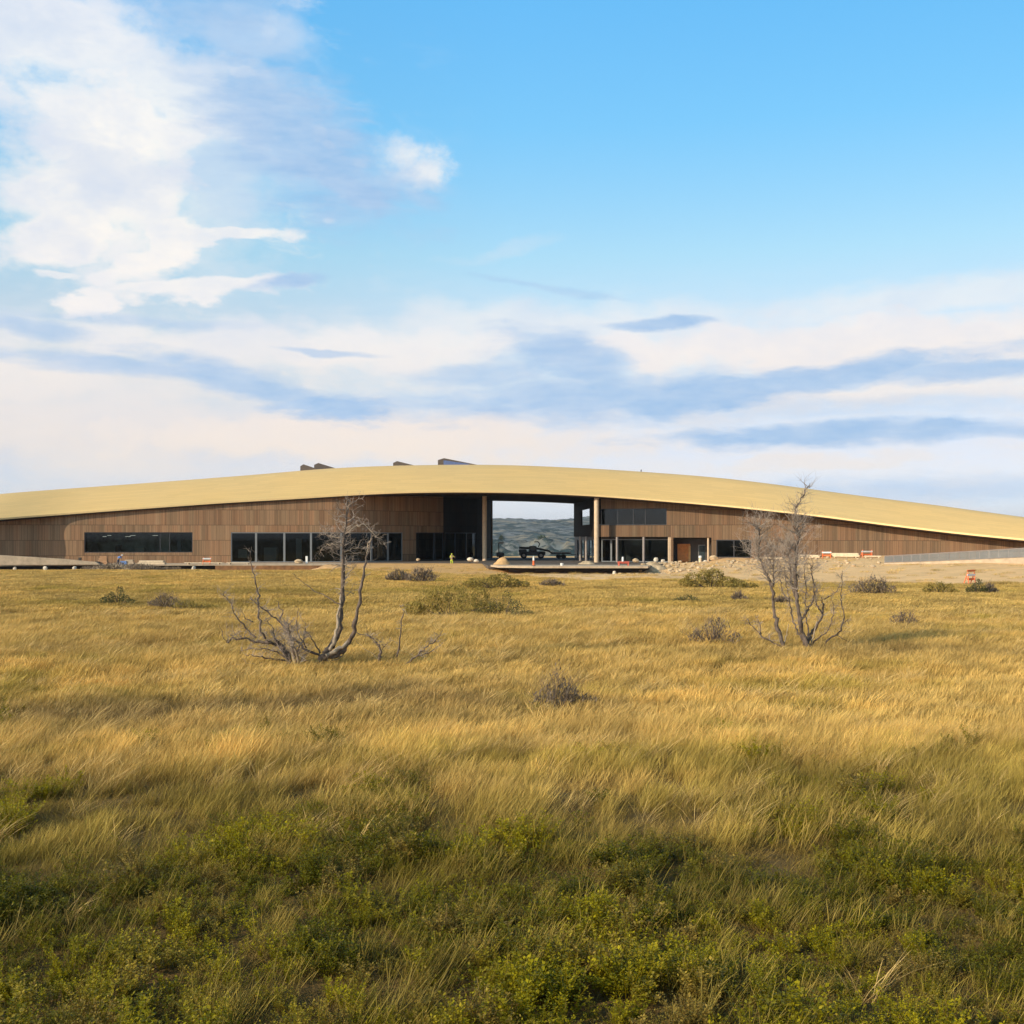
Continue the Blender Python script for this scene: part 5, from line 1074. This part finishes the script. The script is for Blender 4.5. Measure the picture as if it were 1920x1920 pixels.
dead_tree('dead_tree', [
    ([(1473, 1212), (1464, 1194), (1456, 1175), (1452, 1150), (1449, 1120), (1444, 1090), (1434, 1070), (1426, 1050), (1422, 1030), (1424, 1000), (1420, 985)], .12, .014), ([(1450, 1100), (1451, 1075), (1450, 1050), (1452, 1025)], .05, .014),
    ([(1474, 1214), (1450, 1206), (1432, 1196), (1420, 1184), (1408, 1172), (1402, 1160)], .05, .012), ([(1427, 1190), (1424, 1170), (1416, 1150)], .03, .008), ([(1470, 1208), (1476, 1190), (1478, 1170)], .035, .015, 'barkp')],
    YR + .5, 'shorter dead tree leaning left beside the tallest dead tree', 'dead tree', 61,
    [(0, .45, 1.0, 66, 1.0, .015, 2, .35), (1, .1, 1, 36, .95, .013, 2, .4), (2, .2, 1, 22, .5, .009, 1, .1), (0, .05, .4, 14, .4, .009, 1, .2), (3, .2, 1, 8, .35, .008, 1, .1)],
    'dead trees standing in the grass', wob=.3)
dead_tree('dead_sapling', [([(1541, 1206), (1552, 1200), (1566, 1192), (1577, 1178), (1583, 1158), (1578, 1135), (1576, 1115), (1580, 1095), (1579, 1070)], .055, .012), ([(1568, 1190), (1580, 1198), (1592, 1204)], .025, .01), ([(1582, 1170), (1590, 1160), (1592, 1172)], .02, .01)],
    YR + .2, 'curved dead sapling at the right foot of the tallest dead tree', 'dead sapling', 71, [(0, .2, 1, 22, .45, .009, 1, .2)], 'dead trees standing in the grass', wob=.15)

# ------------------------------------------------------------------ junipers on the hills behind
def juniper_proto():
    root = empty('juniper_tree', (0, 0, 0)); r = np.random.default_rng(5); V = []; Fc = []; S = []
    for k in range(900):
        lb = [(0, 0, 2.6, 1.9), (-1.2, .3, 1.9, 1.3), (1.1, -.3, 2.2, 1.4), (.2, .5, 3.9, 1.2)][k % 4]; d = r.normal(size=3); d /= np.linalg.norm(d); q = r.uniform(.3, 1) ** .5 * lb[3]
        c = np.array([lb[0], lb[1], lb[2]]) + d * q; dd = r.normal(size=3); dd /= np.linalg.norm(dd); ss = np.cross(dd, r.normal(size=3)); ss /= np.linalg.norm(ss); L = r.uniform(.3, .7); n0 = len(V)
        V += [c, c + dd * L * .5 + ss * L * .35, c + dd * L, c + dd * L * .5 - ss * L * .35]; S += [float(r.uniform())] * 4; Fc.append((n0, n0 + 1, n0 + 2, n0 + 3))
    mesh_obj('crown', np.array(V), Fc, BM['jun'], root, attrs={'shade': S}); MB().tube([(0, 0, -1), (.1, 0, 1.2), (0, .1, 3)], [.3, .22, .08], 7).build('trunk', M['bark'], root); return root
JL = [(1018, 905, 2.6, 'lone juniper standing highest on the hill crest seen through the passage'), (940, 900, 1.0, 'small juniper at the left end of the hill crest in the passage'), (962, 640, 1.2, 'dark juniper on the lower slope, left in the passage'),
      (985, 700, .9, 'little juniper left of the lone crest juniper'), (1003, 620, 1.3, 'dark juniper on the lower slope in the middle of the passage'), (1038, 910, 1.1, 'small juniper right of the lone crest juniper'),
      (1052, 660, 1.2, 'dark juniper on the slope above the flatbed trailer'), (1068, 900, 1.0, 'small juniper on the crest at the right edge of the passage'), (972, 905, 1.0, 'tiny juniper on the crest between the passage left edge and the lone juniper'), (1030, 600, 1.1, 'dark juniper low on the slope right of the middle of the passage')]
jp = juniper_proto(); jr = random.Random(3)
for i, (px, Y, s_, lb) in enumerate(JL):
    if i == 0: o = jp
    else:
        o = jp.copy(); COL.objects.link(o)
        for ch in [c for c in jp.children]:
            d = ch.copy(); COL.objects.link(d); d.parent = o
    x = (px - 960) * Y / F; o.location = (x, Y, hillz(x, Y) - .2); o.scale = (s_, s_, s_); o.rotation_euler = (0, 0, jr.uniform(0, 6.28)); tag(o, lb, 'tree', 'junipers on the hills')

# ------------------------------------------------------------------ thin air between here and the far hills
hz = mesh_obj('haze', [(x, y, z) for z in (-75, 95) for (x, y) in ((-6500, -1800), (6500, -1800), (6500, 9500), (-6500, 9500))], [(3, 2, 1, 0), (4, 5, 6, 7), (0, 1, 5, 4), (1, 2, 6, 5), (2, 3, 7, 6), (3, 0, 4, 7)], None)
hm = bpy.data.materials.new('haze'); hm.use_nodes = True; hn = hm.node_tree; hn.nodes.remove(hn.nodes['Principled BSDF']); pv = hn.nodes.new('ShaderNodeVolumePrincipled')
pv.inputs['Color'].default_value = (.86, .92, 1, 1); pv.inputs['Density'].default_value = 0.00006; pv.inputs['Anisotropy'].default_value = 0.2
hn.links.new(pv.outputs[0], hn.nodes['Material Output'].inputs['Volume']); hz.data.materials.append(hm); tag(hz, 'thin blue haze over the distant hills', None, None, 'stuff')
